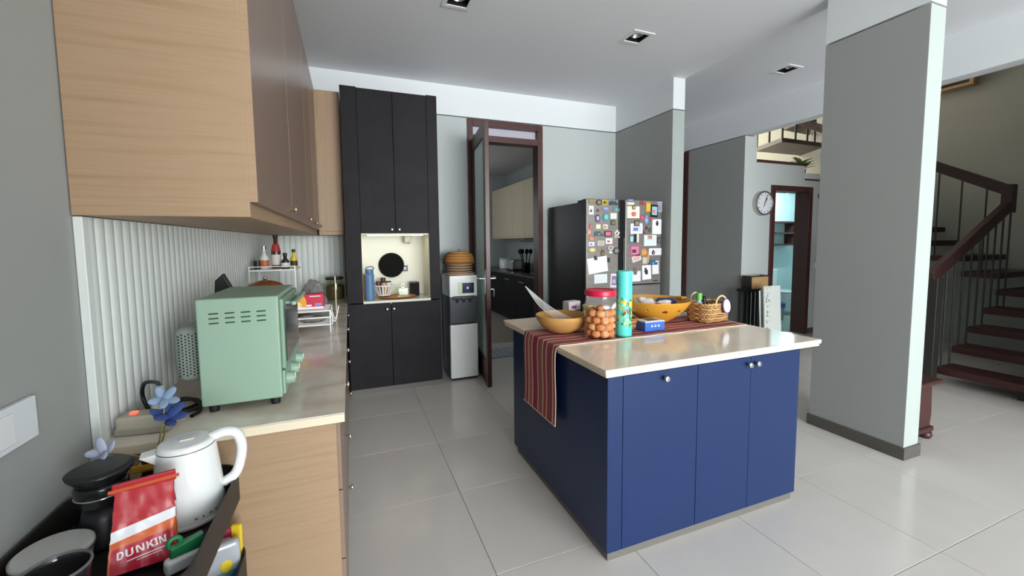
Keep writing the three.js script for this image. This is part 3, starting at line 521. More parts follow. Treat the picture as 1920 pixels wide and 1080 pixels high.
mg(Z3(560, 892, 92, 100), 'rect', [0xd8c6b4, 0xc08a78], 'beige square magnet holding the pale blue card', 0, 0.002);
mg(Z3(750, 955, 72, 112), 'rect', [0x3a3c3c, 0x6c7070], 'small dark grey framed magnet on the door edge');
pg(Z4(265, 190, 205, 230), [0xb05a7c, 0xc98aa0, 0x6a2444], 'pink and magenta photo print');
pg(Z4(295, 350, 178, 120), [0xe6dcdc, 0xd9a9a6], 'white slip with red print below the magenta photo', 0.3);
mg(Z4(450, 215, 130, 150), 'odd', [0xd69a55, 0xe0b070], 'orange tan map-shaped magnet');
mg(Z4(520, 330, 44, 220), 'rect', [0xd99a6c], 'slim peach strip magnet beside the orange tan map');
mg(Z4(455, 392, 100, 152), 'rect', [0xc9a878, 0xb9cfc2], 'tan magnet with a pale green picture');
pg(Z4(672, 215, 250, 142), [0xeeecf2], 'wide white card with a small portrait');
mg(Z4(630, 228, 62, 92), 'figure', [0x3c3c46, 0xd8b59c], 'small dark haired portrait magnet on the wide white card', 0, 0.0015);
pg(Z4(678, 535, 130, 265), [0xeeeef0], 'narrow white receipt under the blue magnet', 0.04);
mg(Z4(625, 430, 172, 100), 'odd', [0x2f6690, 0x8fc0dc], 'blue wave-shaped magnet holding the narrow receipt', 0, 0.002);
pg(Z4(500, 632, 178, 290), [0xf2f2f4], 'white sheet with a dark purple feather', 0.05);
mg(Z4(482, 605, 70, 140), 'figure', [0x34304c], 'dark purple feather-shaped magnet on the white sheet', 0.3, 0.0015);
pg(Z4(292, 712, 170, 210), [0xe6e4f0], 'pale lilac note behind the turquoise canister');
mg(Z4(265, 605, 82, 150), 'figure', [0x8a6a58, 0x3f5f8c], 'brown and blue person-shaped magnet holding the lilac note', 0, 0.0015);

// ------------------------------------------------------------------ water dispenser with stacked baskets
{
  const x0 = 0.872, x1 = 1.148, zf = -3.85, t = thing('water_dispenser', 'white and grey floor-standing water dispenser beside the black cabinet', 'water dispenser');
  mesh('cabinet', bx(x0 + 0.004, x1 - 0.004, 0.012, 1.01, -4.2, zf - 0.012, 0.01), M.darkGrey, t);
  mesh('base_plinth', bx(x0 + 0.012, x1 - 0.012, 0, 0.02, -4.19, zf - 0.01, 0.003), M.blackPlastic, t);
  mesh('lower_panel', bx(x0, x1, 0.02, 0.548, zf - 0.05, zf, 0.012), M.whiteGloss, t);
  const up = mesh('upper_panel', bx(x0, x1, 0.815, 1.022, -4.2, zf, 0.012), M.whiteGloss, t);
  mesh('display', bx(x0 + 0.10, x1 - 0.035, 0.85, 0.95, zf, zf + 0.004, 0.002), mat(0x1c2030, 0.25), up);
  mesh('indicator_light', bx(x0 + 0.168, x0 + 0.186, 0.892, 0.91, zf + 0.003, zf + 0.006, 0.002), mat(0x3050ff, 0.4, { emissive: new THREE.Color(0.12, 0.22, 1), emissiveIntensity: 3 }), up);
  mesh('display_screen', bx(x0 + 0.085, x0 + 0.125, 0.845, 0.955, zf, zf + 0.0045, 0.002), mat(0xc6d9a8, 0.4), up);
  const rec = mesh('recess_panel', bx(x0 + 0.012, x1 - 0.012, 0.548, 0.815, zf - 0.06, zf - 0.03, 0.004), mat(0x5a5e66, 0.45), t);
  mesh('recess_side', bx(x0, x0 + 0.018, 0.548, 0.815, zf - 0.06, zf - 0.002, 0.004), M.darkGrey, t); mesh('recess_side', bx(x1 - 0.018, x1, 0.548, 0.815, zf - 0.06, zf - 0.002, 0.004), M.darkGrey, t);
  mesh('tap_bar', bx(x0 + 0.03, x1 - 0.03, 0.79, 0.825, zf - 0.03, zf + 0.008, 0.01), mat(0x33363c, 0.4), t);
  for (let k = 0; k < 3; k++) { const tp = mesh('tap', cyl(0.012, 0.016, 0.035, x0 + 0.075 + 0.063 * k, 0.762, zf - 0.008, 16), mat(0x2b2e34, 0.35), t); mesh('tap_light', new THREE.SphereGeometry(0.006, 10, 8).translate(x0 + 0.075 + 0.063 * k, 0.805, zf + 0.008), M.chrome, tp); }
  mesh('lock_badge', new THREE.CylinderGeometry(0.013, 0.013, 0.006, 18).rotateX(Math.PI / 2).translate(x0 + 0.07, 0.70, zf - 0.028), M.chrome, t);
  mesh('drip_tray', bx(x0 + 0.02, x1 - 0.02, 0.548, 0.562, zf - 0.04, zf - 0.004, 0.003), M.blackPlastic, t);
  // baskets
  const bxm = 1.012, bz = -4.02;
  function coilRing(r, y, th, m, parent) { const g = new THREE.TorusGeometry(r, th, 8, 40).rotateX(Math.PI / 2).scale(1, 1.0, 1).translate(0, y, 0); return mesh('coil', g, m, parent); }
  const mat1 = solo('woven_placemat', lathe([[0, 0], [0.15, 0.001], [0.158, 0.012], [0.155, 0.018], [0.148, 0.008], [0, 0.008]], 36).translate(bxm, 1.0225, bz), M.wickerPale, 'pale woven tray at the bottom of the basket stack on the dispenser', 'tray');
  for (let k = 0; k < 4; k++) {
    const p = thing('woven_plate', 'pale woven rattan plate in the stack on the water dispenser', 'woven plate', [bxm, 1.0315 + 0.0245 * k, bz], 0, 'woven plates stacked on the dispenser');
    mesh('disc', lathe([[0, 0], [0.10, 0], [0.128, 0.012], [0.134, 0.021], [0.126, 0.021], [0.10, 0.007], [0, 0.007]], 36), M.wickerPale, p);
    mesh('rim', new THREE.TorusGeometry(0.130, 0.0045, 8, 40).rotateX(Math.PI / 2).translate(0, 0.0195, 0), mat(0xb08f70, 0.8), p);
  }
  const b = thing('woven_basket', 'brown woven dome basket upside down on top of the rattan plates', 'basket', [bxm, 1.1325, bz]);
  for (let k = 0; k < 9; k++) { const a = k / 9; coilRing(0.145 * Math.sqrt(1 - Math.pow(a * 0.93, 3)), 0.007 + 0.0125 * k, 0.0075, k % 2 ? mat(0x9a6832, 0.85) : mat(0xb98648, 0.85), b); }
  mesh('shell', lathe([[0.136, 0.004], [0.132, 0.05], [0.106, 0.085], [0.066, 0.106], [0, 0.111]], 36), M.wicker, b);
  mesh('loop', new THREE.TorusGeometry(0.012, 0.002, 6, 16).translate(0.0, 0.126, 0), M.iron, b);
  mesh('rim', new THREE.TorusGeometry(0.152, 0.007, 8, 40).rotateX(Math.PI / 2).translate(0, 0.0075, 0), mat(0x8a5a2c, 0.8), b);
}
// ------------------------------------------------------------------ things on the island
{
  const woodBowl = woodTex(hex(0xc29353), hex(0xa3733a), hex(0xd6ab6c), 3, 24, 121, 256, 256);
  const t = thing('wooden_bowl', 'round honey-colored wooden bowl on the striped runner', 'bowl', [1.10, YI + 0.004, -2.04]);
  mesh('shell', lathe([[0, 0], [0.06, 0], [0.07, 0.003], [0.115, 0.03], [0.142, 0.07], [0.148, 0.096], [0.143, 0.098], [0.137, 0.092], [0.128, 0.066], [0.10, 0.03], [0.06, 0.011], [0, 0.009]], 48), mat(0xffffff, 0.45, { map: woodBowl }), t);
  const clear = phys(0xf4f4f4, 0.25, { transmission: 0.7, thickness: 0, side: THREE.DoubleSide });
  const w = thing('plastic_fork', 'clear plastic cutlery leaning out of the wooden bowl', 'cutlery', [0, 0, 0]);
  w.userData.label = 'clear plastic serving fork leaning out of the wooden bowl';
  const A = onZ(985, 537, -2.12), B = V(1.13, YI + 0.04, -2.03);
  for (let k = -2; k <= 2; k++) {
    const mid = A.clone().lerp(B, 0.5); mid.x += 0.012 * k; mid.y -= 0.012; mid.z += 0.01 * k;
    mesh('tine', tube([A, mid, V(B.x + 0.018 * k, B.y + 0.025, B.z + 0.012 * k)], 0.0028, 16, 6), clear, w);
  }
  const bagG = new THREE.IcosahedronGeometry(0.045, 5); { const p = bagG.attributes.position; for (let i = 0; i < p.count; i++) { const s = 1 + 0.35 * noise.noise(p.getX(i) * 40, p.getY(i) * 40, p.getZ(i) * 40 + 3); p.setXYZ(i, p.getX(i) * s * 1.3, p.getY(i) * s * 0.5, p.getZ(i) * s); } bagG.computeVertexNormals(); }
  solo('plastic_bag', bagG.translate(1.075, YI + 0.05, -2.03), phys(0xf3e6dc, 0.3, { transmission: 0.55, thickness: 0 }), 'crumpled clear plastic bag inside the wooden bowl', 'bag');
}
{ // biscuit jar
  const J = V(1.218, YI + 0.004, -1.835), R = 0.084;
  const t = thing('biscuit_jar', 'clear plastic jar with a bright red screw lid full of cookies', 'jar', [J.x, J.y, J.z]);
  mesh('jar_body', lathe([[0, 0.002], [R - 0.01, 0.002], [R - 0.002, 0.008], [R, 0.02], [R, 0.055], [R - 0.002, 0.06], [R, 0.065], [R, 0.17], [R - 0.004, 0.185], [R - 0.014, 0.203], [R - 0.014, 0.226]], 48), phys(0xffffff, 0.04, { transmission: 1, thickness: 0, ior: 1.4, side: THREE.DoubleSide }), t);
  const lid = mesh('lid', lathe([[0, 0.248], [R - 0.02, 0.248], [R - 0.018, 0.252], [R - 0.008, 0.253], [R - 0.002, 0.248], [R - 0.001, 0.226], [R - 0.004, 0.222], [R - 0.01, 0.222], [R - 0.01, 0.24], [0, 0.24]], 56), M.red, t);
  // cookies
  const g = new THREE.IcosahedronGeometry(0.0245, 3); { const p = g.attributes.position; for (let i = 0; i < p.count; i++) { const s = 1 + 0.12 * noise.noise(p.getX(i) * 160, p.getY(i) * 160, p.getZ(i) * 160); p.setXYZ(i, p.getX(i) * s, p.getY(i) * s * 0.78, p.getZ(i) * s); } g.computeVertexNormals(); }
  const cm = [0xd08a52, 0xc87c48, 0xd9975e].map((c) => mat(c, 0.85));
  let n = 0;
  for (let l = 0; l < 4; l++) for (let k = 0; k < (l === 3 ? 7 : 8); k++) {
    const a = (k + (l % 2) * 0.5) * Math.PI / 4 + 0.2, r = 0.0535;
    const m = mesh('cookie', g, cm[n++ % 3]); m.userData = { label: 'round golden orange cookie inside the jar with the red lid', category: 'cookie', group: 'cookies in the red lidded jar' };
    m.position.set(J.x + r * Math.cos(a), J.y + 0.0255 + 0.0355 * l, J.z + r * Math.sin(a)); m.rotation.set(rr(-.15, .15), rr(0, 6), rr(-.15, .15));
  }
  for (let l = 0; l < 4; l++) { const m = mesh('cookie', g, cm[n++ % 3]); m.userData = { label: 'round golden orange cookie inside the jar with the red lid', category: 'cookie', group: 'cookies in the red lidded jar' }; m.position.set(J.x, J.y + 0.0275 + 0.041 * l, J.z); }
}
{ // turquoise canister with a leafy print
  const map = canvasTex(512, 512, (c, w, h) => {
    c.fillStyle = '#55d6cc'; c.fillRect(0, 0, w, h);
    const cs = ['#d9c23c', '#2f7d58', '#c58a3a', '#6b4a2a', '#3aa06a', '#e3d56a'];
    for (let i = 0; i < 150; i++) { c.fillStyle = cs[i % cs.length]; const x = rnd() * w, y = 0.40 * h + rnd() * 0.44 * h, a = rnd() * 6.3; c.beginPath(); c.ellipse(x, y, 10 + rnd() * 16, 5 + rnd() * 8, a, 0, 6.3); c.fill(); }
    c.fillStyle = '#e8d94a'; c.beginPath(); c.ellipse(w * 0.55, h * 0.47, 40, 30, 0, 0, 6.3); c.fill(); c.beginPath(); c.ellipse(w * 0.05, h * 0.5, 34, 24, 0, 0, 6.3); c.fill();
  });
  const t = thing('snack_canister', 'tall turquoise cylinder canister with a leafy yellow print beside the cookie jar', 'canister', [1.342, YI + 0.004, -1.80]);
  mesh('tube_body', new THREE.CylinderGeometry(0.0405, 0.0405, 0.335, 40, 1, true).translate(0, 0.1755, 0), mat(0xffffff, 0.35, { map }), t);
  mesh('base_cap', lathe([[0, 0], [0.041, 0], [0.041, 0.012], [0.0395, 0.012], [0, 0.012]], 36), mat(0x3fbfb6, 0.4), t);
  mesh('lid', lathe([[0, 0.349], [0.037, 0.349], [0.0415, 0.344], [0.0415, 0.328], [0.0408, 0.328], [0, 0.33]], 36), mat(0x5fd8d0, 0.4), t);
}
{ // yellow bowl with round openings
  const t = thing('pierced_bowl', 'large mustard yellow bowl with round holes on the island', 'bowl', [1.765, YI + 0.004, -2.06]);
  const prof = [[0, 0], [0.085, 0], [0.088, 0.006], [0.15, 0.045], [0.205, 0.092], [0.236, 0.140], [0.238, 0.145], [0.232, 0.145], [0.198, 0.095], [0.145, 0.052], [0.085, 0.014], [0, 0.012]];
  const holes = [];
  for (const [a, y, r] of [[1.95, 0.085, 0.018], [1.45, 0.088, 0.016], [1.02, 0.086, 0.012], [2.5, 0.1, 0.010], [0.62, 0.1, 0.011], [0.2, 0.09, 0.015], [3.0, 0.09, 0.015], [3.7, 0.09, 0.016], [4.5, 0.09, 0.014], [5.4, 0.09, 0.016]]) {
    const rad = 0.198 + (y - 0.085) * 0.6; const h = new THREE.CylinderGeometry(r, r, 0.09, 20).rotateX(Math.PI / 2).rotateX(0.7).translate(0, 0, rad).rotateY(Math.PI / 2 - a).translate(0, y, 0); holes.push(h);
  }
  const m = mat(0xd99a35, 0.45); m.side = THREE.DoubleSide;
  mesh('shell', cut(lathe(prof, 56), holes), m, t); t.scale.set(0.9, 0.97, 0.9);
  for (const s of [-1, 1]) mesh('ear', bx(s > 0 ? 0.215 : -0.26, s > 0 ? 0.26 : -0.215, 0.125, 0.15, -0.035, 0.035, 0.01), m, t);
  const crumple = (r, sx, sy, sz, q) => { const g = new THREE.IcosahedronGeometry(r, 6), p = g.attributes.position; for (let i = 0; i < p.count; i++) { const s = 1 + 0.4 * noise.noise(p.getX(i) * 26 + q, p.getY(i) * 26, p.getZ(i) * 26); p.setXYZ(i, p.getX(i) * s * sx, p.getY(i) * s * sy, p.getZ(i) * s * sz); } g.computeVertexNormals(); return g; };
  solo('napkin_pack', crumple(0.06, 1.15, 0.62, 1, 2).translate(1.68, YI + 0.125, -2.05), phys(0xe3dad4, 0.4, { transmission: 0.25, thickness: 0 }), 'crumpled beige plastic packet in the mustard bowl', 'packet');
  solo('blue_pouch', crumple(0.062, 1.2, 0.42, 0.8, 9).translate(1.845, YI + 0.122, -2.05), mat(0x24386f, 0.5), 'dark blue cloth pouch in the mustard bowl', 'pouch');
  solo('white_napkin', crumple(0.04, 1.2, 0.4, 0.8, 14).translate(1.765, YI + 0.133, -1.975), mat(0xf0dcd4, 0.7), 'small pinkish white napkin in the mustard bowl', 'napkin');
}
function weave(t, hx, hz, y0, rows, step, m1, m2, r = 0.008) {      // rectangular basket of braided coils
  for (let k = 0; k < rows; k++) {
    const f = 1 + 0.012 * k, pts = [], N = 44; 
    for (let i = 0; i < N; i++) { const a = i / N * 2 * Math.PI, q = 0.42; const cx = Math.sign(Math.cos(a)) * Math.pow(Math.abs(Math.cos(a)), q), cz = Math.sign(Math.sin(a)) * Math.pow(Math.abs(Math.sin(a)), q); const wob = 1 + 0.022 * (((i + k) % 2) * 2 - 1); pts.push([hx * f * cx * wob, y0 + step * k + 0.003 * Math.sin(i * 2.1 + k), hz * f * cz * wob]); }
    mesh('coil', tube(pts, r, 88, 6, true), k % 2 ? m1 : m2, t);
  }
}
{
  const t = thing('seagrass_basket', 'square braided seagrass basket with rope handles on the runner', 'basket', [2.092, YI + 0.004, -1.955], 0.12);
  const m1 = mat(0xc29a66, 0.85), m2 = mat(0xa97f4c, 0.85);
  mesh('bottom', bx(-0.105, 0.105, 0, 0.006, -0.075, 0.075, 0.003), m2, t);
  weave(t, 0.108, 0.078, 0.0105, 8, 0.0145, m1, m2);
  for (const s of [-1, 1]) mesh('handle', tube([[-0.045, 0.10, s * 0.087], [-0.04, 0.145, s * 0.092], [0, 0.165, s * 0.093], [0.04, 0.145, s * 0.092], [0.045, 0.10, s * 0.087]], 0.006, 24, 8), mat(0xd2b58a, 0.85), t);
  const g = solo('spray_bottle', join([cyl(0.02, 0.02, 0.11, 0, 0, 0, 20), cyl(0.012, 0.012, 0.01, 0, 0.11, 0, 16)]).translate(2.03, YI + 0.014, -1.965), mat(0xb9d2e6, 0.35), 'pale bottle with a green cap inside the seagrass basket', 'bottle');
  mesh('cap', cyl(0.019, 0.018, 0.045, 2.03, YI + 0.134, -1.965, 20), mat(0x5fb04a, 0.4), g);
  const b = solo('black_bottle', lathe([[0, 0], [0.024, 0], [0.024, 0.10], [0.012, 0.125], [0.012, 0.14], [0, 0.14]], 20).translate(2.09, YI + 0.014, -1.985), M.blackPlastic, 'short black bottle inside the seagrass basket', 'bottle');
  mesh('label_band', cyl(0.0245, 0.0245, 0.05, 2.09, YI + 0.04, -1.985, 20), mat(0xa83a48, 0.5), b);
  const hm = solo('hand_mirror', new THREE.CylinderGeometry(0.03, 0.03, 0.006, 28).rotateX(Math.PI / 2 - 0.2).scale(1, 1.5, 1).translate(2.135, YI + 0.105, -1.853), mat(0x7a5aa6, 0.4), 'oval white tag with a purple rim hanging on the seagrass basket', 'tag');
  mesh('face', new THREE.CylinderGeometry(0.0265, 0.0265, 0.004, 28).rotateX(Math.PI / 2 - 0.2).scale(1, 1.5, 1).translate(2.135, YI + 0.1055, -1.849), M.paper, hm);
}
{
  const t = thing('blue_carton', 'small bright blue carton with a white top on the runner edge', 'carton', [1.578, YI + 0.004, -1.875], 0.0);
  mesh('carton_body', bx(-0.068, 0.068, 0, 0.05, -0.045, 0.04, 0.002), mat(0x3a69c0, 0.45), t);
  const top = mesh('carton_top', bx(-0.068, 0.068, 0.05, 0.056, -0.045, 0.04, 0.001), mat(0xe6e6ea, 0.5), t);
  mesh('window_cutout', bx(-0.03, 0.04, 0.056, 0.0568, -0.03, 0.02), mat(0x55504e, 0.4), top);
  for (const x of [-0.02, 0.003, 0.026]) mesh('print_mark', bx(x - 0.006, x + 0.006, 0.022, 0.034, 0.04, 0.0405), mat(0xb9d0ee, 0.5), t);
}
{
  const t = thing('round_basket', 'small round brown woven basket between canister and blue carton', 'basket', [1.475, YI + 0.004, -1.945]);
  mesh('bottom', cyl(0.038, 0.038, 0.005, 0, 0, 0, 24), M.wicker, t);
  for (let k = 0; k < 5; k++) { const pts = []; for (let i = 0; i < 24; i++) { const a = i / 24 * 2 * Math.PI, r = (0.042 + 0.002 * k) * (1 + 0.04 * (((i + k) % 2) * 2 - 1)); pts.push([r * Math.cos(a), 0.011 + 0.0125 * k, r * Math.sin(a)]); } mesh('coil', tube(pts, 0.007, 60, 6, true), k % 2 ? mat(0xb9814a, 0.85) : mat(0x9a6435, 0.85), t); }
  const r = thing('cord_ring', 'thick white cord ring standing behind the small round basket', 'cord', [1.492, YI + 0.004, -2.045]);
  mesh('ring', new THREE.TorusGeometry(0.062, 0.012, 12, 40).translate(0, 0.0745, 0), mat(0xe9e4d8, 0.7), r);
  const rc = mesh('knot', new THREE.SphereGeometry(0.024, 16, 12).scale(1, .8, 1).translate(0.06, 0.045, 0.012), mat(0xe9e4d8, 0.7), r);
  mesh('strap', bx(-0.03, 0.03, 0.0, 0.01, -0.01, 0.03, 0.004), M.blackPlastic, r);
}
{ // small packs behind the jar
  const p = thing('white_plate', 'white plate under the tins behind the cookie jar', 'plate', [1.39, YI, -2.33]);
  mesh('disc', lathe([[0, 0], [0.07, 0], [0.125, 0.022], [0.128, 0.026], [0.122, 0.025], [0.07, 0.006], [0, 0.006]], 40), M.whiteGloss, p);
  const b = thing('tea_carton', 'pale carton with a purple band behind the wooden bowl', 'carton', [1.345, YI + 0.0245, -2.36], 0.2);
  mesh('carton_body', bx(-0.05, 0.05, 0, 0.095, -0.03, 0.03, 0.002), mat(0xd9cfd2, 0.6), b); mesh('band', bx(-0.0505, 0.0505, 0.01, 0.038, -0.0305, 0.0305, 0.001), mat(0x6a3658, 0.5), b);
  mesh('print_mark', bx(-0.025, 0.015, 0.048, 0.068, 0.03, 0.0306), mat(0x8a4a70, 0.5), b);
  const c = thing('green_tin', 'green tin with a gold lid beside the purple banded carton', 'tin', [1.405, YI + 0.0068, -2.25]);
  mesh('tin_body', cyl(0.037, 0.037, 0.075, 0, 0, 0, 32), mat(0x3f7a4c, 0.35), c); mesh('band', cyl(0.0373, 0.0373, 0.02, 0, 0.048, 0, 32), mat(0x9fc9a0, 0.4), c); mesh('lid', lathe([[0, 0.10], [0.036, 0.10], [0.039, 0.097], [0.039, 0.075], [0, 0.075]], 32), mat(0xc9b877, 0.35, { metalness: 0.5 }), c);
  const g = thing('glass_cup', 'low clear glass dish behind the cookie jar', 'glass dish', [1.33, YI + 0.004, -2.12]);
  mesh('glass_wall', lathe([[0, 0.003], [0.04, 0.003], [0.05, 0.012], [0.056, 0.07], [0.0535, 0.07], [0.048, 0.014], [0, 0.007]], 36), phys(0xffffff, 0.03, { transmission: 1, thickness: 0.003 }), g);
  const bc = thing('lidded_box', 'clear plastic box with a white lid behind the cookie jar', 'box', [1.485, YI, -2.19], 0.1);
  mesh('box_body', bx(-0.055, 0.055, 0, 0.085, -0.04, 0.04, 0.008), phys(0xeef2f2, 0.1, { transmission: 0.8, thickness: 0 }), bc); mesh('lid', bx(-0.058, 0.058, 0.085, 0.1, -0.043, 0.043, 0.005), M.whitePlastic, bc);
}
// ------------------------------------------------------------------ on the marble worktop
{
  const x0 = -0.432, x1 = -0.215, z0 = -1.47, z1 = -1.86, y0 = 0.850, y1 = 1.178;
  const t = thing('toaster_oven', 'mint green toaster oven with side vents on the marble worktop', 'oven');
  mesh('housing', bx(x0, x1, y0, y1, z1, z0, 0.006), M.mint, t);
  const slot = bx(-0.0125, 0.0125, -0.0022, 0.0022, 0, 0.0008);
  for (let c = 0; c < 4; c++) for (let r = 0; r < 3; r++) { const s = mesh('vent_slot', slot, mat(0x2f4436, 0.7), t); s.position.set(x0 + 0.045 + 0.0415 * c, y1 - 0.045 - 0.0145 * r, z0); s.rotation.z = 0.02; }
  const fr = mesh('door_frame', bx(x1, x1 + 0.012, y0 + 0.09, y1 - 0.012, z1 + 0.01, z0 - 0.012, 0.004), M.mintDark, t);
  mesh('door_glass', bx(x1 + 0.012, x1 + 0.015, y0 + 0.11, y1 - 0.04, z1 + 0.03, z0 - 0.03, 0.001), mat(0x26302b, 0.12), fr);
  const h = mesh('door_handle', join([bx(x1 + 0.03, x1 + 0.045, y1 - 0.04, y1 - 0.026, z1 + 0.03, z0 - 0.05, 0.005), rod([x1 + 0.01, y1 - 0.033, z0 - 0.08], [x1 + 0.036, y1 - 0.033, z0 - 0.08], 0.005), rod([x1 + 0.01, y1 - 0.033, z1 + 0.06], [x1 + 0.036, y1 - 0.033, z1 + 0.06], 0.005)]), M.mint, t);
  mesh('control_panel', bx(x1, x1 + 0.008, y0 + 0.008, y0 + 0.085, z1 + 0.01, z0 - 0.008, 0.003), M.mint, t);
  for (const z of [-1.525, -1.64, -1.78]) { const k = mesh('dial', cyl(0.021, 0.018, 0.024, 0, 0, 0, 24).rotateZ(-Math.PI / 2).translate(x1 + 0.008, y0 + 0.047, z), M.mint, t); mesh('pointer', bx(x1 + 0.032, x1 + 0.0335, y0 + 0.045, y0 + 0.063, z - 0.002, z + 0.002), M.whitePlastic, k); }
  for (const [x, z] of [[x0 + 0.025, z0 - 0.03], [x1 - 0.025, z0 - 0.03], [x0 + 0.025, z1 + 0.03], [x1 - 0.025, z1 + 0.03]]) mesh('foot', cyl(0.013, 0.015, 0.0255, x, YC, z, 16), M.blackPlastic, t);
  const rear = mesh('rear_housing', bx(x0 - 0.085, x0, y0 + 0.06, y0 + 0.235, z1 + 0.05, z0 - 0.07, 0.03), mat(0x8b958d, 0.5), t);
  const dots = []; for (let i = 0; i < 8; i++) for (let j = 0; j < 14; j++) dots.push(new THREE.CylinderGeometry(0.0028, 0.0028, 0.001, 6).rotateX(Math.PI / 2).translate(x0 - 0.068 + i * 0.009, y0 + 0.085 + j * 0.0095 + (i % 2) * 0.0047, z0 - 0.0697));
  mesh('perforation', join(dots), mat(0x222624, 0.8), rear);
}
{ // power strip, plug and cables
  const t = thing('extension_socket', 'cream extension socket with a glowing red switch at the worktop corner', 'power strip', [-0.556, YC + 0.001, -1.415], -0.12);
  mesh('case_body', bx(-0.045, 0.075, 0, 0.05, -0.03, 0.03, 0.007), mat(0xb5b09f, 0.5), t);
  mesh('lower_case', bx(-0.047, 0.077, 0, 0.02, -0.032, 0.032, 0.004), mat(0xa7a190, 0.5), t);
  mesh('switch', bx(-0.022, -0.006, 0.05, 0.056, -0.006, 0.008, 0.002), mat(0xff3020, 0.3, { emissive: new THREE.Color(1, 0.10, 0.05), emissiveIntensity: 2.2 }), t);
  const pl = solo('white_plug', join([bx(-0.53, -0.49, YC + 0.0525, YC + 0.09, -1.44, -1.405, 0.01), cyl(0.012, 0.009, 0.03, -0.51, YC + 0.09, -1.42, 14)]), mat(0xb9bdb4, 0.4), 'grey plug pushed into the cream extension socket', 'plug');
  const c1 = solo('black_cable', tube([[-0.51, YC + 0.118, -1.42], [-0.54, YC + 0.115, -1.48], [-0.587, YC + 0.10, -1.53], [-0.60, YC + 0.055, -1.55], [-0.575, YC + 0.012, -1.53], [-0.53, YC + 0.008, -1.50], [-0.47, YC + 0.008, -1.56], [-0.46, YC + 0.008, -1.70], [-0.5, YC + 0.008, -1.83]], 0.0055, 70, 8), M.blackPlastic, 'thick black oven cable looping up beside the extension socket', 'cable');
  solo('coiled_cable', tube([[-0.585, YC + 0.007, -1.62], [-0.52, YC + 0.007, -1.64], [-0.455, YC + 0.007, -1.525], [-0.50, YC + 0.019, -1.475], [-0.56, YC + 0.019, -1.50], [-0.56, YC + 0.019, -1.57], [-0.48, YC + 0.019, -1.58], [-0.445, YC + 0.0065, -1.50], [-0.455, YC + 0.0065, -1.462]], 0.0055, 80, 8), mat(0x201c1c, 0.5), 'bundled dark cable lying on the marble between socket and oven', 'cable');
}
{
  const t = thing('knife_block', 'black knife sheath standing behind the mint oven', 'knife holder', [-0.50, YC, -2.05]);
  mesh('sheath', prism([[-0.05, 0], [0.05, 0], [0.03, 0.33], [0.005, 0.385], [-0.02, 0.36]], 0.03, 0.003).translate(0, 0.0035, -0.015), M.blackPlastic, t);
}
{ // two-tier wire rack in the corner
  const t = thing('wire_shelf', 'white two-tier wire shelf holding sauce bottles against the fluted panel', 'wire rack', [0, YC, 0]);
  const x0 = -0.585, x1 = -0.33, z0 = -2.98, z1 = -3.28;
  for (const x of [x0, x1]) for (const z of [z0, z1]) mesh('leg', rod([x, 0, z], [x, 0.375, z], 0.004), M.wire, t);
  for (const y of [0.15, 0.348]) { const sh = mesh('shelf_frame', join([rod([x0, y, z0], [x1, y, z0], 0.005), rod([x0, y, z1], [x1, y, z1], 0.005), rod([x0, y, z0], [x0, y, z1], 0.005), rod([x1, y, z0], [x1, y, z1], 0.005)]), M.wire, t); for (let k = 1; k < 9; k++) mesh('wire', rod([x0 + (x1 - x0) * k / 9, y, z0], [x0 + (x1 - x0) * k / 9, y, z1], 0.003), M.wire, sh); }
  mesh('guard_rail', rod([x0, 0.372, z0], [x1, 0.372, z0], 0.003), M.wire, t);
  const S = YC + 0.3535;
  const bottle = (name, label, x, z, r, h, m, cap, capm, band, cat = 'bottle') => { const b = thing(name, label, cat, [x, S, z]); mesh('bottle_body', lathe([[0, 0], [r, 0], [r, h * .58], [r * .42, h * .78], [r * .42, h], [0, h]], 24), m, b); mesh('cap', cyl(r * .5, r * .48, cap, 0, h, 0, 16), capm, b); if (band) mesh('label_band', cyl(r + .0005, r + .0005, h * .34, 0, h * .12, 0, 24), band, b); return b; };
  bottle('sauce_bottle', 'brown sauce bottle with a red neck label and black cap on the wire shelf', -0.45, -3.10, 0.028, 0.20, mat(0x5a2f28, 0.2), 0.022, M.blackPlastic, mat(0xd8d2cc, 0.6));
  mesh('neck_label', cyl(0.0285, 0.018, 0.045, -0.45, S + 0.115, -3.10, 24), mat(0xb03434, 0.5), scene.children[scene.children.length - 1]).position.set(0.45, -S, 3.10);
  bottle('oil_bottle', 'white spice bottle with a silver cap on the wire shelf', -0.515, -3.08, 0.026, 0.125, mat(0xd7dcd2, 0.35), 0.022, M.chrome, mat(0xc0653c, 0.5));
  bottle('spice_jar', 'small black lidded spice jar with a pale label on the wire shelf', -0.392, -3.05, 0.025, 0.085, mat(0x2a2624, 0.3), 0.018, M.blackPlastic, mat(0xd9d9d4, 0.6), 'jar');
  bottle('mustard_bottle', 'yellow squeeze bottle with a dark cap on the wire shelf', -0.352, -3.14, 0.022, 0.105, mat(0xd8bf2c, 0.4), 0.02, M.blackPlastic, mat(0x3a3428, 0.6));
  const tin = thing('dark_tin', 'low black tin at the wall end of the wire shelf', 'tin', [-0.558, S, -3.10]); mesh('tin_body', cyl(0.022, 0.022, 0.05, 0, 0, 0, 20), M.blackPlastic, tin); mesh('lid', cyl(0.023, 0.022, 0.008, 0, 0.05, 0, 20), M.darkGrey, tin);
}
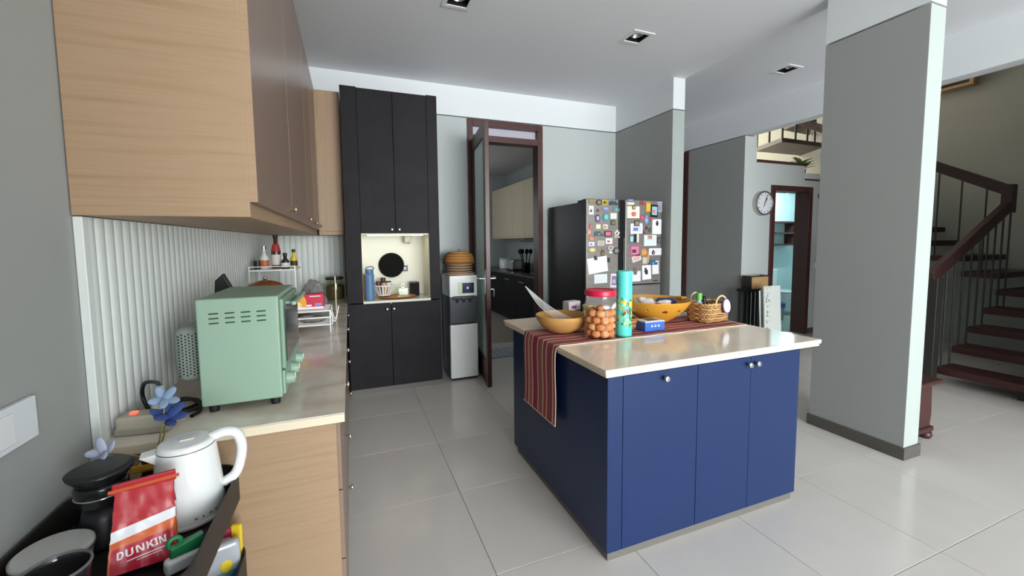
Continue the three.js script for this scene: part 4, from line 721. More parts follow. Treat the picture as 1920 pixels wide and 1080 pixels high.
{ // copper casserole behind the oven
  const ps = thing('pot_stand', 'round white wire pot stand under the amber casserole', 'stand', [-0.44, YC, -2.62]);
  mesh('ring_plate', join([cyl(0.09, 0.09, 0.006, 0, 0.2, 0, 24), ...[0, 1, 2].map((k) => rod([0.085 * Math.cos(k * 2.1), 0, 0.085 * Math.sin(k * 2.1)], [0.085 * Math.cos(k * 2.1), 0.203, 0.085 * Math.sin(k * 2.1)], 0.005))]), M.wire, ps);
  const t = thing('casserole', 'amber brown glass casserole with a domed lid behind the mint oven', 'casserole', [-0.44, YC, -2.62]);
  const am = phys(0x9a5228, 0.12, { transmission: 0.25, thickness: 0 });
  mesh('pot', lathe([[0, 0.207], [0.08, 0.207], [0.098, 0.22], [0.105, 0.26], [0.108, 0.262], [0.10, 0.262], [0.09, 0.225], [0, 0.215]], 36), am, t);
  const lid = mesh('lid', lathe([[0.106, 0.263], [0.103, 0.272], [0.075, 0.30], [0.03, 0.314], [0, 0.316]], 36), am, t); mesh('knob', lathe([[0, 0.336], [0.012, 0.334], [0.014, 0.326], [0.007, 0.316], [0, 0.316]], 20), M.brass, lid);
}
{ // low wire stand with the red box
  const t = thing('cup_rack', 'low white wire rack under the red and yellow box', 'wire rack', [0, YC, 0]);
  const x0 = -0.315, x1 = -0.118, z0 = -2.6, z1 = -2.84;
  for (const x of [x0, x1]) for (const z of [z0, z1]) mesh('leg', rod([x, 0, z], [x, 0.13, z], 0.004), M.wire, t);
  for (const y of [0.045, 0.088, 0.126]) { const f = mesh('shelf_frame', join([rod([x0, y, z0], [x1, y, z0], 0.0045), rod([x0, y, z1], [x1, y, z1], 0.0045), rod([x0, y, z0], [x0, y, z1], 0.0045), rod([x1, y, z0], [x1, y, z1], 0.0045)]), M.wire, t); if (y !== 0.088) for (let k = 1; k < 7; k++) mesh('wire', rod([x0, y, z0 + (z1 - z0) * k / 7], [x1, y, z0 + (z1 - z0) * k / 7], 0.003), M.wire, f); }
  mesh('side_hook', join([tube([[x1, 0.12, z0 - 0.05], [x1 + 0.02, 0.05, z0 - 0.05], [x1 + 0.045, 0.13, z0 - 0.05]], 0.003, 20, 6), tube([[x1, 0.12, z0 - 0.16], [x1 + 0.02, 0.05, z0 - 0.16], [x1 + 0.045, 0.13, z0 - 0.16]], 0.003, 20, 6)]), M.wire, t);
  const map = canvasTex(256, 128, (c, w, h) => { c.fillStyle = '#c8173f'; c.fillRect(0, 0, w, h); c.fillStyle = '#e8a52c'; c.beginPath(); c.ellipse(30, 70, 70, 80, 0, 0, 6.3); c.fill(); c.fillStyle = '#f2d79a'; c.beginPath(); c.ellipse(20, 90, 36, 30, 0, 0, 6.3); c.fill(); c.fillStyle = '#f4eef0'; c.fillRect(0, 108, w, 20); c.fillRect(96, 88, 50, 14); c.fillRect(130, 12, 100, 8); c.fillStyle = '#8a8fd0'; c.fillRect(176, 78, 60, 22); });
  const b = thing('tea_box', 'red and yellow tea box standing on the low wire rack', 'box', [-0.232, YC + 0.1315, -2.70], 0.0);
  mesh('carton', bx(-0.07, 0.08, 0, 0.088, -0.06, 0.045, 0.002), mat(0xc8173f, 0.4), b); const f = new THREE.PlaneGeometry(0.148, 0.086).translate(0.005, 0.044, 0.0454); mesh('front_print', f, mat(0xffffff, 0.4, { map }), b);
  const pan = thing('steel_tray', 'shallow steel tray on the lowest tier of the wire rack', 'tray', [-0.216, YC + 0.0502, -2.72]); mesh('tray_body', lathe([[0, 0], [0.06, 0], [0.078, 0.026], [0.08, 0.026], [0.062, 0.0], [0, 0.002]], 28), mat(0xc9cbca, 0.25, { metalness: 0.8, side: THREE.DoubleSide }), pan);
}
{
  const g = new THREE.IcosahedronGeometry(0.085, 6), p = g.attributes.position; for (let i = 0; i < p.count; i++) { const y = p.getY(i); const s = 1 + 0.25 * noise.noise(p.getX(i) * 24, y * 24, p.getZ(i) * 24); p.setXYZ(i, p.getX(i) * s * (y > 0 ? 0.85 : 1.0), y * s * 1.5, p.getZ(i) * s * 0.8); } g.computeVertexNormals(); g.computeBoundingBox();
  solo('plastic_sack', g.translate(-0.245, YC - g.boundingBox.min.y + 0.0005, -3.13), phys(0xb9b6b4, 0.25, { transmission: 0.6, thickness: 0 }), 'see-through grey plastic sack behind the red tea box', 'bag');
  const brown = new THREE.IcosahedronGeometry(0.042, 4); solo('bread_bun', brown.scale(1, 1.2, 1).translate(-0.30, YC + 0.0515, -2.96 - 0.06), mat(0x6a4632, 0.7), 'brown lump of palm sugar beside the plastic sack', 'food');
  const j = thing('pickle_jar', 'wide glass jar of brown preserves in the far worktop corner', 'jar', [-0.135, YC, -4.05]);
  mesh('glass_wall', lathe([[0, 0.003], [0.072, 0.003], [0.082, 0.015], [0.084, 0.15], [0.07, 0.178], [0.07, 0.195], [0.067, 0.195], [0.067, 0.178], [0.08, 0.15], [0.078, 0.018], [0, 0.008]], 36), phys(0xf2f6ee, 0.04, { transmission: 1, thickness: 0 }), j);
  mesh('contents', lathe([[0, 0.01], [0.075, 0.016], [0.077, 0.13], [0.05, 0.142], [0, 0.145]], 28), mat(0x5a4420, 0.6), j);
  mesh('lid', lathe([[0, 0.215], [0.07, 0.215], [0.076, 0.21], [0.076, 0.192], [0, 0.196]], 32), mat(0x2e2b24, 0.4), j);
  const k = thing('glass_jar', 'slim empty glass jar beside the jar of brown preserves', 'jar', [-0.265, YC, -3.9]);
  mesh('glass_wall', lathe([[0, 0.003], [0.04, 0.003], [0.046, 0.012], [0.046, 0.13], [0.04, 0.145], [0.04, 0.155], [0.037, 0.155], [0.037, 0.145], [0.043, 0.13], [0.043, 0.014], [0, 0.006]], 30), phys(0xeaf2ee, 0.04, { transmission: 1, thickness: 0 }), k); mesh('lid', cyl(0.041, 0.041, 0.018, 0, 0.155, 0, 24), M.chrome, k);
  const s = thing('towel_stand', 'thin brass upright stand near the worktop edge', 'stand', [-0.108, YC, -3.35]); mesh('base_disc', cyl(0.03, 0.028, 0.006, 0, 0, 0, 24), M.brass, s); mesh('post', rod([0, 0.006, 0], [0, 0.27, 0], 0.0045), M.brass, s); mesh('finial', new THREE.SphereGeometry(0.008, 12, 10).translate(0, 0.272, 0), M.brass, s);
}
// ------------------------------------------------------------------ inside the niche
{
  const y = 0.8325, B = -4.17;
  const t = thing('water_bottle', 'slate blue steel water bottle with a loop cap in the niche', 'bottle', [0.158, y, -3.885]);
  mesh('flask', lathe([[0, 0], [0.037, 0], [0.04, 0.004], [0.04, 0.225], [0.034, 0.24], [0, 0.24]], 32), mat(0x5b7fa8, 0.45), t); const cp = mesh('cap', cyl(0.036, 0.034, 0.035, 0, 0.24, 0, 28), mat(0x4f74a0, 0.45), t);
  mesh('carry_loop', tube([[-0.03, 0.27, 0], [-0.022, 0.29, 0], [0.01, 0.298, 0], [0.035, 0.292, 0], [0.036, 0.27, 0]], 0.005, 20, 8), mat(0x4f74a0, 0.45), cp);
  const b = thing('chopping_board', 'light wooden chopping board leaning behind the blue bottle', 'board', [0.108, y, -4.05]); mesh('board', bx(0, 0.016, 0, 0.225, -0.1, 0.1, 0.004), mat(0xc48a4c, 0.5), b);
  const w = thing('wire_fruit_basket', 'white wire basket of small jars in the niche', 'basket', [0.285, y, -4.0]);
  mesh('rim', new THREE.TorusGeometry(0.092, 0.006, 8, 36).rotateX(Math.PI / 2).translate(0, 0.115, 0), M.wire, w); mesh('base_ring', new THREE.TorusGeometry(0.055, 0.005, 8, 30).rotateX(Math.PI / 2).translate(0, 0.0255, 0), M.wire, w);
  for (let k = 0; k < 18; k++) { const a = k / 18 * 2 * Math.PI; mesh('rib', bar([0.055 * Math.cos(a), 0.025, 0.055 * Math.sin(a)], [0.091 * Math.cos(a), 0.115, 0.091 * Math.sin(a)], 0.013, 0.003, 0.001), M.wire, w); }
  mesh('floor_disc', cyl(0.056, 0.056, 0.004, 0, 0.021, 0, 24), M.wire, w);
  for (const [x, z, c, l] of [[-0.045, -0.01, 0x6a4030, 'brown lidded coffee sachet jar in the white wire basket'], [0.0, 0.03, 0xcfa36a, 'tan sugar jar in the white wire basket'], [0.045, 0.0, 0xe0ddd6, 'white paper tub in the white wire basket'], [0.0, -0.04, 0x4a3a34, 'dark tall jar at the back of the white wire basket']]) { const q = thing('small_jar', l, 'jar', [0.285 + x, y + 0.0255, -4.0 + z]); mesh('jar_body', cyl(0.02, 0.023, 0.115 + (z < -0.02 ? 0.03 : 0), 0, 0, 0, 20), mat(c, 0.5), q); mesh('lid', cyl(0.0235, 0.022, 0.012, 0, 0.115 + (z < -0.02 ? 0.03 : 0), 0, 20), mat(0x3a302a, 0.5), q); }
  const tr = thing('wooden_tray', 'round flat wooden tray on the niche floor', 'tray', [0.40, y, -3.95]); mesh('disc', lathe([[0, 0], [0.13, 0], [0.165, 0.012], [0.168, 0.02], [0.16, 0.019], [0.13, 0.008], [0, 0.008]], 40).scale(1, 1, 0.72), mat(0xbd7a42, 0.5), tr);
  const d = thing('butter_dish', 'clear lidded butter dish with a metal loop on the wooden tray', 'dish', [0.455, y + 0.0085, -3.955]); mesh('base_plate', bx(-0.055, 0.055, 0, 0.008, -0.045, 0.045, 0.003), M.whitePlastic, d); const cv = mesh('cover', cut(bx(-0.05, 0.05, 0.0085, 0.085, -0.04, 0.04, 0.008), [bx(-0.046, 0.046, 0.0, 0.081, -0.036, 0.036, 0.006)]), phys(0xf0f4ec, 0.05, { transmission: 0.95, thickness: 0 }), d); mesh('loop', new THREE.TorusGeometry(0.015, 0.004, 8, 20).translate(0, 0.1, 0), M.chrome, cv);
  solo('butter', bx(-0.035, 0.035, 0.0088, 0.035, -0.025, 0.025, 0.004).translate(0.455, y + 0.0085, -3.955), mat(0xe9e2c0, 0.6), 'pale yellow butter block under the clear dish cover', 'butter');
  const k = thing('black_canister', 'square black canister at the side of the niche', 'canister', [0.575, y, -4.06]); mesh('canister_body', bx(-0.042, 0.042, 0, 0.12, -0.04, 0.04, 0.004), phys(0x0f0e0d, 0.6, { specularIntensity: 0.3 }), k); mesh('lid', bx(-0.043, 0.043, 0.12, 0.13, -0.041, 0.041, 0.003), M.blackPlastic, k);
  const p = thing('black_plate', 'round black pan lid leaning on the niche back', 'pan lid', [0.375, 0.955 + 0.17, B + 0.012]); mesh('disc', new THREE.CylinderGeometry(0.116, 0.116, 0.012, 48).rotateX(Math.PI / 2), phys(0x0d0c09, 0.7, { specularIntensity: 0.2 }), p); mesh('rim', new THREE.TorusGeometry(0.114, 0.006, 8, 48).translate(0, 0, 0.004), phys(0x14130f, 0.5, { specularIntensity: 0.3 }), p);
  const s = thing('wall_socket', 'small black wall socket on the niche back', 'socket', [0.503, 1.09, B + 0.0005]); mesh('face_plate', bx(-0.026, 0.026, -0.028, 0.028, 0, 0.01, 0.003), M.blackPlastic, s); mesh('insert', bx(-0.016, 0.016, -0.016, 0.016, 0.01, 0.013, 0.003), M.blackGloss, s);
  const g = thing('niche_sensor', 'small translucent box fixed under the niche top', 'fitting', [0.525, 1.34, -4.09]); mesh('shade', bx(-0.035, 0.035, 0, 0.0705, -0.035, 0.035, 0.01), mat(0xa6a28a, 0.4), g); mesh('pull', rod([0.01, -0.012, 0.02], [0.01, 0.03, 0.036], 0.004), M.brass, g);
}
// ------------------------------------------------------------------ wall fittings by the camera
{
  const t = thing('switch_plate', 'white switch plate on the grey wall above the cart', 'switch', [XL + 0.0005, 0.99, -1.075]);
  mesh('face_plate', bx(0, 0.012, -0.043, 0.043, -0.068, 0.075, 0.003), mat(0xdfe2e6, 0.4), t); mesh('rocker', bx(0.012, 0.015, -0.03, 0.03, 0.0, 0.06, 0.002), mat(0xe6e8ea, 0.35), t);
}
// ------------------------------------------------------------------ black cart with kettle and coffee things
const TF = 0.70;
{
  const t = thing('utility_cart', 'black three-tier cart with deep rounded trays beside the oak end panel', 'cart');
  const tray = (x0, x1, z0, z1, yf, h) => {
    const w = x1 - x0, d = z1 - z0, o = rounded(w, d, 0.07); o.holes.push(new THREE.Path(rounded(w - 0.008, d - 0.008, 0.066).getPoints(12)));
    const wall = new THREE.ExtrudeGeometry(o, { depth: h, bevelEnabled: false, curveSegments: 12 }).rotateX(-Math.PI / 2).translate((x0 + x1) / 2, yf - 0.01, (z0 + z1) / 2);
    const fl = new THREE.ExtrudeGeometry(rounded(w - 0.006, d - 0.006, 0.067), { depth: 0.008, bevelEnabled: false, curveSegments: 12 }).rotateX(-Math.PI / 2).translate((x0 + x1) / 2, yf - 0.009, (z0 + z1) / 2);
    const m = mat(0x2a2725, 0.5), tr = mesh('tray_wall', wall, m, t); mesh('tray_floor', fl, mat(0x1f1d1c, 0.6), tr);
  };
  tray(-0.622, -0.284, -1.262, -0.815, TF, 0.072); tray(-0.612, -0.292, -1.318, -0.87, 0.445, 0.07); tray(-0.612, -0.292, -1.318, -0.87, 0.16, 0.07);
  for (const [x, z] of [[-0.614, -1.06], [-0.598, -0.90], [-0.598, -1.24]]) mesh('post', rod([x, 0.05, z], [x, 0.69, z], 0.009), M.blackPlastic, t);
  for (const [x, z] of [[-0.58, -1.25], [-0.33, -1.25], [-0.58, -0.93], [-0.33, -0.93]]) { const c = mesh('caster', cyl(0.025, 0.025, 0.02, 0, -0.01, 0, 20).rotateX(Math.PI / 2).translate(x, 0.025, z), M.blackPlastic, t); mesh('fork', rod([x, 0.025, z + 0.012], [x, 0.152, z + 0.012], 0.006), M.darkGrey, c); }
}
{ // kettle
  const K = [-0.372, TF + 0.0005, -1.15], t = thing('electric_kettle', 'white electric kettle with a big loop handle on the black cart', 'kettle', K, 0.25);
  const map = canvasTex(1024, 256, (c, w, h) => { c.fillStyle = '#eef0ef'; c.fillRect(0, 0, w, h); c.fillStyle = '#3a3f48'; c.font = 'bold 30px sans-serif'; c.textAlign = 'center'; const s = 'KLAZ'; for (let i = 0; i < 4; i++) c.fillText(s[i], w * 0.5 + (i - 1.5) * 34, h * 0.90); });
  map.wrapS = THREE.RepeatWrapping; map.offset.x = 0.42;
  mesh('base_plate', lathe([[0, 0], [0.068, 0], [0.071, 0.006], [0.07, 0.014], [0, 0.014]], 40), mat(0xd2d2ce, 0.4), t);
  mesh('jug', lathe([[0.0681, 0.0145], [0.0685, 0.03], [0.066, 0.08], [0.0575, 0.165], [0.056, 0.172]], 64), phys(0xffffff, 0.22, { map, clearcoat: 0.5 }), t);
  mesh('seam_ring', new THREE.TorusGeometry(0.0556, 0.0012, 6, 48).rotateX(Math.PI / 2).translate(0, 0.1725, 0), mat(0x6a6a6c, 0.5), t);
  const lid = mesh('lid', lathe([[0.0555, 0.173], [0.053, 0.182], [0.046, 0.186], [0, 0.187]], 48), M.whiteGloss, t); mesh('lid_tab', bx(-0.012, 0.016, 0.1866, 0.190, -0.01, 0.01, 0.0015), mat(0xd9d8cf, 0.4), lid);
  mesh('spout', prism([[-0.03, 0], [-0.052, 0.02], [-0.083, 0.045], [-0.05, 0.047], [-0.03, 0.046]], 0.034, 0.003).translate(0.006, 0.125, -0.017), M.whiteGloss, t);
  mesh('handle', new THREE.TubeGeometry(new THREE.CatmullRomCurve3([[0.045, 0.178, 0], [0.072, 0.184, 0], [0.096, 0.176, 0], [0.107, 0.145, 0], [0.103, 0.105, 0], [0.09, 0.072, 0], [0.066, 0.058, 0]].map((p) => V(...p))), 48, 0.0115, 12).scale(1, 1, 1.2), M.whiteGloss, t);
}
{ // coffee bag
  const map = canvasTex(1024, 512, (c, w, h) => {
    c.fillStyle = '#d8622c'; c.fillRect(0, 0, w, h);
    for (const ox of [0, 0.5]) {
      const X = (u) => w * (ox + u), Q = (col, pts) => { c.fillStyle = col; c.beginPath(); pts.forEach(([u, v], i) => i ? c.lineTo(X(u), h * v) : c.moveTo(X(u), h * v)); c.fill(); };
      Q('#b32a33', [[0, 0], [0.5, 0], [0.5, 0.30], [0, 0.48]]); Q('#e8e8ec', [[0, 0.48], [0.5, 0.30], [0.5, 0.42], [0, 0.62]]);
      Q('#bf1f3a', [[0.01, 0.70], [0.31, 0.62], [0.33, 0.70], [0.33, 1], [0.01, 1]]); Q('#e2905f', [[0.34, 0.56], [0.47, 0.52], [0.47, 0.78], [0.34, 0.82]]);
      c.save(); c.translate(X(0.165), h * 0.80); c.rotate(-0.13); c.fillStyle = '#f6f4f2'; c.font = 'bold 66px sans-serif'; c.textAlign = 'center'; c.fillText('DUNKIN', 0, 0); c.fillRect(-80, 22, 190, 7); c.fillRect(-40, 40, 130, 5); c.restore();
    }
  });
  map.wrapS = THREE.RepeatWrapping;
  const t = thing('coffee_bag', 'orange and red foil coffee bag with white stripe on the cart', 'coffee bag', [-0.405, TF + 0.004, -1.0], 0.28); t.rotation.order = 'YXZ'; t.rotation.x = -0.32; t.rotation.z = -0.05; t.scale.setScalar(0.88);
  const NU = 48, NV = 16, pos = [], uv = [], idx = [];
  const around = (u, hx, hz) => u < .33 ? [-hx + 2 * hx * u / .33, hz] : u < .5 ? [hx, hz - 2 * hz * (u - .33) / .17] : u < .83 ? [hx - 2 * hx * (u - .5) / .33, -hz] : [-hx, -hz + 2 * hz * (u - .83) / .17];
  for (let j = 0; j <= NV; j++) { const v = j / NV, y = 0.002 + 0.165 * v, hx = 0.058 * (1 - 0.12 * v), hz = 0.036 * (1 - Math.pow(v, 1.6) * 0.93) + 0.001; for (let i = 0; i <= NU; i++) { const u = i / NU, [cx, cz] = around(u % 1, hx, hz), cr = 0.006 * noise.noise((i % NU) * 0.35, j * 0.45, 5) * (1 - v * 0.5), pinch = 0.006 * Math.sin(Math.PI * v) * (u > .36 && u < .47 || u > .86 && u < .97 ? -Math.sign(cx) : 0); pos.push(cx + pinch + cr, y + cr * 0.4, cz + cr + 0.02 * v * v); uv.push(u, v); } }
  for (let j = 0; j < NV; j++) for (let i = 0; i < NU; i++) { const a = j * (NU + 1) + i, b = a + NU + 1; idx.push(a, a + 1, b, b, a + 1, b + 1); }
  const g = new THREE.BufferGeometry(); g.setAttribute('position', new THREE.Float32BufferAttribute(pos, 3)); g.setAttribute('uv', new THREE.Float32BufferAttribute(uv, 2)); g.setIndex(idx); g.computeVertexNormals();
  mesh('pouch', g, mat(0xffffff, 0.35, { map, side: THREE.DoubleSide }), t);
  mesh('bottom', bx(-0.05, 0.05, 0.0005, 0.003, -0.03, 0.03), mat(0xb52b34, 0.4), t);
  const f = mesh('folded_top', bx(-0.056, 0.056, -0.004, 0.022, -0.004, 0.004, 0.003), mat(0xb52b34, 0.35), t); f.position.set(0, 0.168, 0.02); f.rotation.set(0.4, 0, 0.06);
  mesh('tin_tie', bx(-0.062, 0.062, 0.004, 0.012, 0.004, 0.0055), mat(0xc95a34, 0.4), f);
  const c = thing('bag_clip', 'green plastic bag clip on a white sachet beside the coffee bag', 'clip', [-0.325, TF + 0.026, -0.965], 0.5); c.scale.setScalar(0.75);
  mesh('jaw', prism([[-0.032, -0.008], [0.034, -0.012], [0.036, 0.02], [0.0, 0.016], [-0.03, 0.012]], 0.016, 0.002).translate(0, 0.02, -0.008), mat(0x1f7a4a, 0.4), c);
  mesh('grip', new THREE.TorusGeometry(0.013, 0.006, 8, 20).translate(-0.022, 0.044, 0), mat(0x1f7a4a, 0.4), c);
  const s = solo('white_sachet', bx(-0.035, 0.035, 0, 0.03, -0.012, 0.012, 0.008).rotateY(0.5).translate(-0.325, TF + 0.0005, -0.965), mat(0xe6e8ea, 0.5), 'crinkled white sachet under the green clip', 'sachet');
}
{ // hand coffee grinder
  const t = thing('coffee_grinder', 'black coffee grinder with a broad flat top behind the coffee bag', 'grinder', [-0.516, TF, -1.122]);
  mesh('grinder_base', lathe([[0, 0], [0.045, 0], [0.046, 0.01], [0.038, 0.06], [0.032, 0.085], [0, 0.085]], 32), M.blackPlastic, t);
  mesh('grounds_cup', lathe([[0.030, 0.085], [0.042, 0.095], [0.045, 0.13], [0.04, 0.138], [0, 0.138]], 32), mat(0x1b1b1d, 0.25), t);
  const h = mesh('hopper', lathe([[0.04, 0.138], [0.045, 0.145], [0.054, 0.156], [0.056, 0.163], [0.045, 0.168], [0, 0.17]], 36), mat(0x191919, 0.4), t);
  mesh('trim_ring', new THREE.TorusGeometry(0.043, 0.002, 6, 36).rotateX(Math.PI / 2).translate(0, 0.112, 0), M.chrome, t);
  // jars and lids in front of it
  const w = thing('round_tub', 'round grey tub with a pale lid on the cart by the wall', 'tub', [-0.554, TF, -1.03]); mesh('tub', cyl(0.05, 0.056, 0.045, 0, 0.0005, 0, 36), mat(0x8d8f8c, 0.5), w); mesh('disc', lathe([[0, 0.06], [0.052, 0.06], [0.058, 0.056], [0.059, 0.046], [0, 0.046]], 40), mat(0xc9cac6, 0.5), w);
  const g = thing('smoked_jar', 'smoked glass jar with an open rim beside the coffee bag', 'jar', [-0.5, TF, -0.93]); g.scale.set(0.86, 1, 0.86); mesh('glass_wall', lathe([[0, 0.003], [0.042, 0.003], [0.05, 0.01], [0.052, 0.06], [0.055, 0.074], [0.051, 0.075], [0.047, 0.06], [0.045, 0.012], [0, 0.008]], 40), phys(0x5a5a5c, 0.08, { transmission: 0.75, thickness: 0 }), g); mesh('rim', new THREE.TorusGeometry(0.053, 0.003, 8, 40).rotateX(Math.PI / 2).translate(0, 0.075, 0), mat(0x6a6c6e, 0.2), g);
  const p = thing('black_pot', 'black lidded pot with a round knob at the wall side of the cart', 'pot', [-0.56, TF, -0.862]); p.scale.setScalar(0.8); mesh('pot_body', lathe([[0, 0.0005], [0.04, 0.0005], [0.047, 0.01], [0.047, 0.065], [0, 0.065]], 36), mat(0x161616, 0.4), p); const pl = mesh('lid', lathe([[0, 0.088], [0.02, 0.086], [0.046, 0.074], [0.049, 0.066], [0, 0.066]], 36), mat(0x1c1c1c, 0.4), p); mesh('knob', lathe([[0, 0.112], [0.012, 0.11], [0.013, 0.098], [0.009, 0.088], [0, 0.088]], 20), mat(0x1c1c1c, 0.4), pl);
}
{ // artificial flowers
  const t = thing('flower_vase', 'small dark vase with blue cloth flowers and a yellow ribbon', 'vase', [-0.46, TF, -1.222]);
  mesh('vase_body', lathe([[0, 0.0005], [0.024, 0.0005], [0.03, 0.015], [0.032, 0.07], [0.022, 0.105], [0.026, 0.13], [0.023, 0.13], [0.018, 0.105], [0, 0.09]], 28), phys(0x3a2620, 0.15), t);
  mesh('ribbon', join([new THREE.TorusGeometry(0.026, 0.006, 6, 24).rotateX(Math.PI / 2).translate(0, 0.112, 0), bx(-0.035, 0.03, 0.105, 0.122, 0.024, 0.028, 0.002)]), mat(0xd6a62c, 0.6), t);
  t.userData.label = 'small dark brown vase with a yellow ribbon on the cart';
  const st = mat(0x8a8250, 0.7);
  const flower = (label, r, c, color, n, rot, mid) => {
    const f = thing('cloth_flower', label, 'flower', [-0.46, TF, -1.222]), m = mat(color, 0.8);
    for (let k = 0; k < n; k++) { const a = k / n * 2 * Math.PI; mesh('petal', new THREE.SphereGeometry(r, 10, 8).scale(1, 0.2, 0.5).translate(r * 0.9, 0.3 * r * Math.sin(k * 2), 0).rotateZ(0.5).rotateY(a).rotateX(rot[0]).rotateZ(rot[1]).translate(...c), m, f); }
    mesh('stem', tube([[0.004 * n - 0.02, 0.112, 0], mid, c], 0.002, 14, 6), st, f);
  };
  flower('dark blue cloth flower standing in the small brown vase', 0.024, [0.02, 0.205, -0.04], 0x2f4580, 6, [0.5, -0.3], [0.012, 0.16, -0.02]);
  flower('grey blue cloth flower above the dark blue one in the vase', 0.02, [0.012, 0.25, -0.05], 0x8499b4, 5, [0.9, -0.4], [0.008, 0.18, -0.025]);
  flower('pale lilac cloth flower bending toward the grey wall', 0.022, [-0.075, 0.165, 0.03], 0xb0b6cc, 5, [0.8, 0.6], [-0.03, 0.145, 0.02]);
}
{ // packets in the middle tray
  const y = 0.4455;
  const a = thing('silver_packet', 'silver and teal snack packet in the lower cart tray', 'packet', [-0.345, y, -1.235], 0.3); const p1 = mesh('pouch', bx(-0.045, 0.045, 0, 0.115, -0.014, 0.014, 0.012), mat(0xb9bcc2, 0.3, { metalness: 0.2 }), a); mesh('print_band', bx(-0.0452, 0.0452, 0.012, 0.05, -0.0142, 0.0142, 0.01), mat(0x5a9aa6, 0.4), a); mesh('print_spot', new THREE.SphereGeometry(0.014, 14, 10).scale(1, 1.2, 0.1).translate(0.012, 0.055, 0.0143), mat(0xd9c030, 0.4), a);
  const b = thing('yellow_packet', 'narrow yellow stick packet in the lower cart tray', 'packet', [-0.316, y, -1.282], -0.2); mesh('pouch', bx(-0.013, 0.013, 0, 0.13, -0.006, 0.006, 0.004), mat(0xe0c02c, 0.4), b); mesh('print_band', bx(-0.0132, 0.0132, 0.02, 0.045, -0.0062, 0.0062, 0.003), mat(0x7a7a2c, 0.4), b);
  const c = thing('red_sachet', 'red topped sachet behind the silver packet in the cart', 'packet', [-0.36, y, -1.285], 0.1); mesh('pouch', bx(-0.03, 0.03, 0, 0.12, -0.006, 0.006, 0.004), mat(0xe0dcd6, 0.4), c); mesh('print_band', bx(-0.0302, 0.0302, 0.095, 0.121, -0.0062, 0.0062, 0.004), mat(0xb02c4c, 0.4), c);
}
// ------------------------------------------------------------------ beyond the column and through the doors
{
  const t = thing('carved_chest', 'small dark carved wooden chest behind the grey column', 'chest', [3.42, 0, -1.62]);
  const m = M.tread; mesh('chest_body', prism([[-0.16, 0], [0.15, 0], [0.165, 0.1], [0.15, 0.3], [-0.16, 0.3]], 0.26, 0.004).translate(0, 0.07, -0.12), m, t);
  mesh('top', bx(-0.185, 0.215, 0.375, 0.405, -0.16, 0.18, 0.014), m, t); mesh('base_molding', bx(-0.175, 0.175, 0.05, 0.085, -0.14, 0.16, 0.01), m, t);
  for (const x of [-0.14, 0.14]) for (const z of [-0.11, 0.13]) mesh('foot', lathe([[0, 0], [0.025, 0], [0.036, 0.02], [0.03, 0.05], [0, 0.05]], 16).translate(x, 0, z), m, t);
  mesh('side_handle', tube([[0.16, 0.15, -0.02], [0.205, 0.12, 0.02], [0.215, 0.115, 0.06], [0.16, 0.14, 0.09]], 0.009, 20, 8), M.iron, t);
}
{
  const p = onZ(1427, 381.5, -3.868), t = thing('wall_clock', 'round white wall clock with a silver rim beside the bathroom door', 'clock', [p.x, p.y, -3.868]);
  mesh('case_body', new THREE.CylinderGeometry(0.155, 0.16, 0.05, 48).rotateX(Math.PI / 2).translate(0, 0, 0.025), mat(0xb9b9b2, 0.35, { metalness: 0.4 }), t);
  mesh('dial', new THREE.CylinderGeometry(0.138, 0.138, 0.004, 48).rotateX(Math.PI / 2).translate(0, 0, 0.051), mat(0xdadce2, 0.5), t);
  mesh('rim', new THREE.TorusGeometry(0.146, 0.011, 10, 48).translate(0, 0, 0.052), mat(0x77736a, 0.35, { metalness: 0.6 }), t);
  for (let k = 0; k < 12; k++) { const a = k / 12 * 2 * Math.PI; mesh('hour_mark', bx(-0.004, 0.004, 0.105, 0.125, 0.053, 0.0545).rotateZ(-a), M.blackPlastic, t); }
  mesh('hour_hand', bx(-0.005, 0.005, -0.015, 0.075, 0.0545, 0.056).rotateZ(-0.55), M.blackPlastic, t); mesh('minute_hand', bx(-0.0035, 0.0035, -0.05, 0.115, 0.0562, 0.0577).rotateZ(-0.35), M.blackPlastic, t);
  const q = onZ(1529, 497, -3.868), s = thing('light_switch', 'small white light switch beside the bathroom door frame', 'switch', [q.x, q.y, -3.8695]); mesh('face_plate', bx(-0.04, 0.04, -0.06, 0.06, 0, 0.01, 0.003), M.wallLight, s); mesh('rocker', bx(-0.025, 0.025, -0.04, 0.04, 0.01, 0.016, 0.003), M.whitePlastic, s);
}
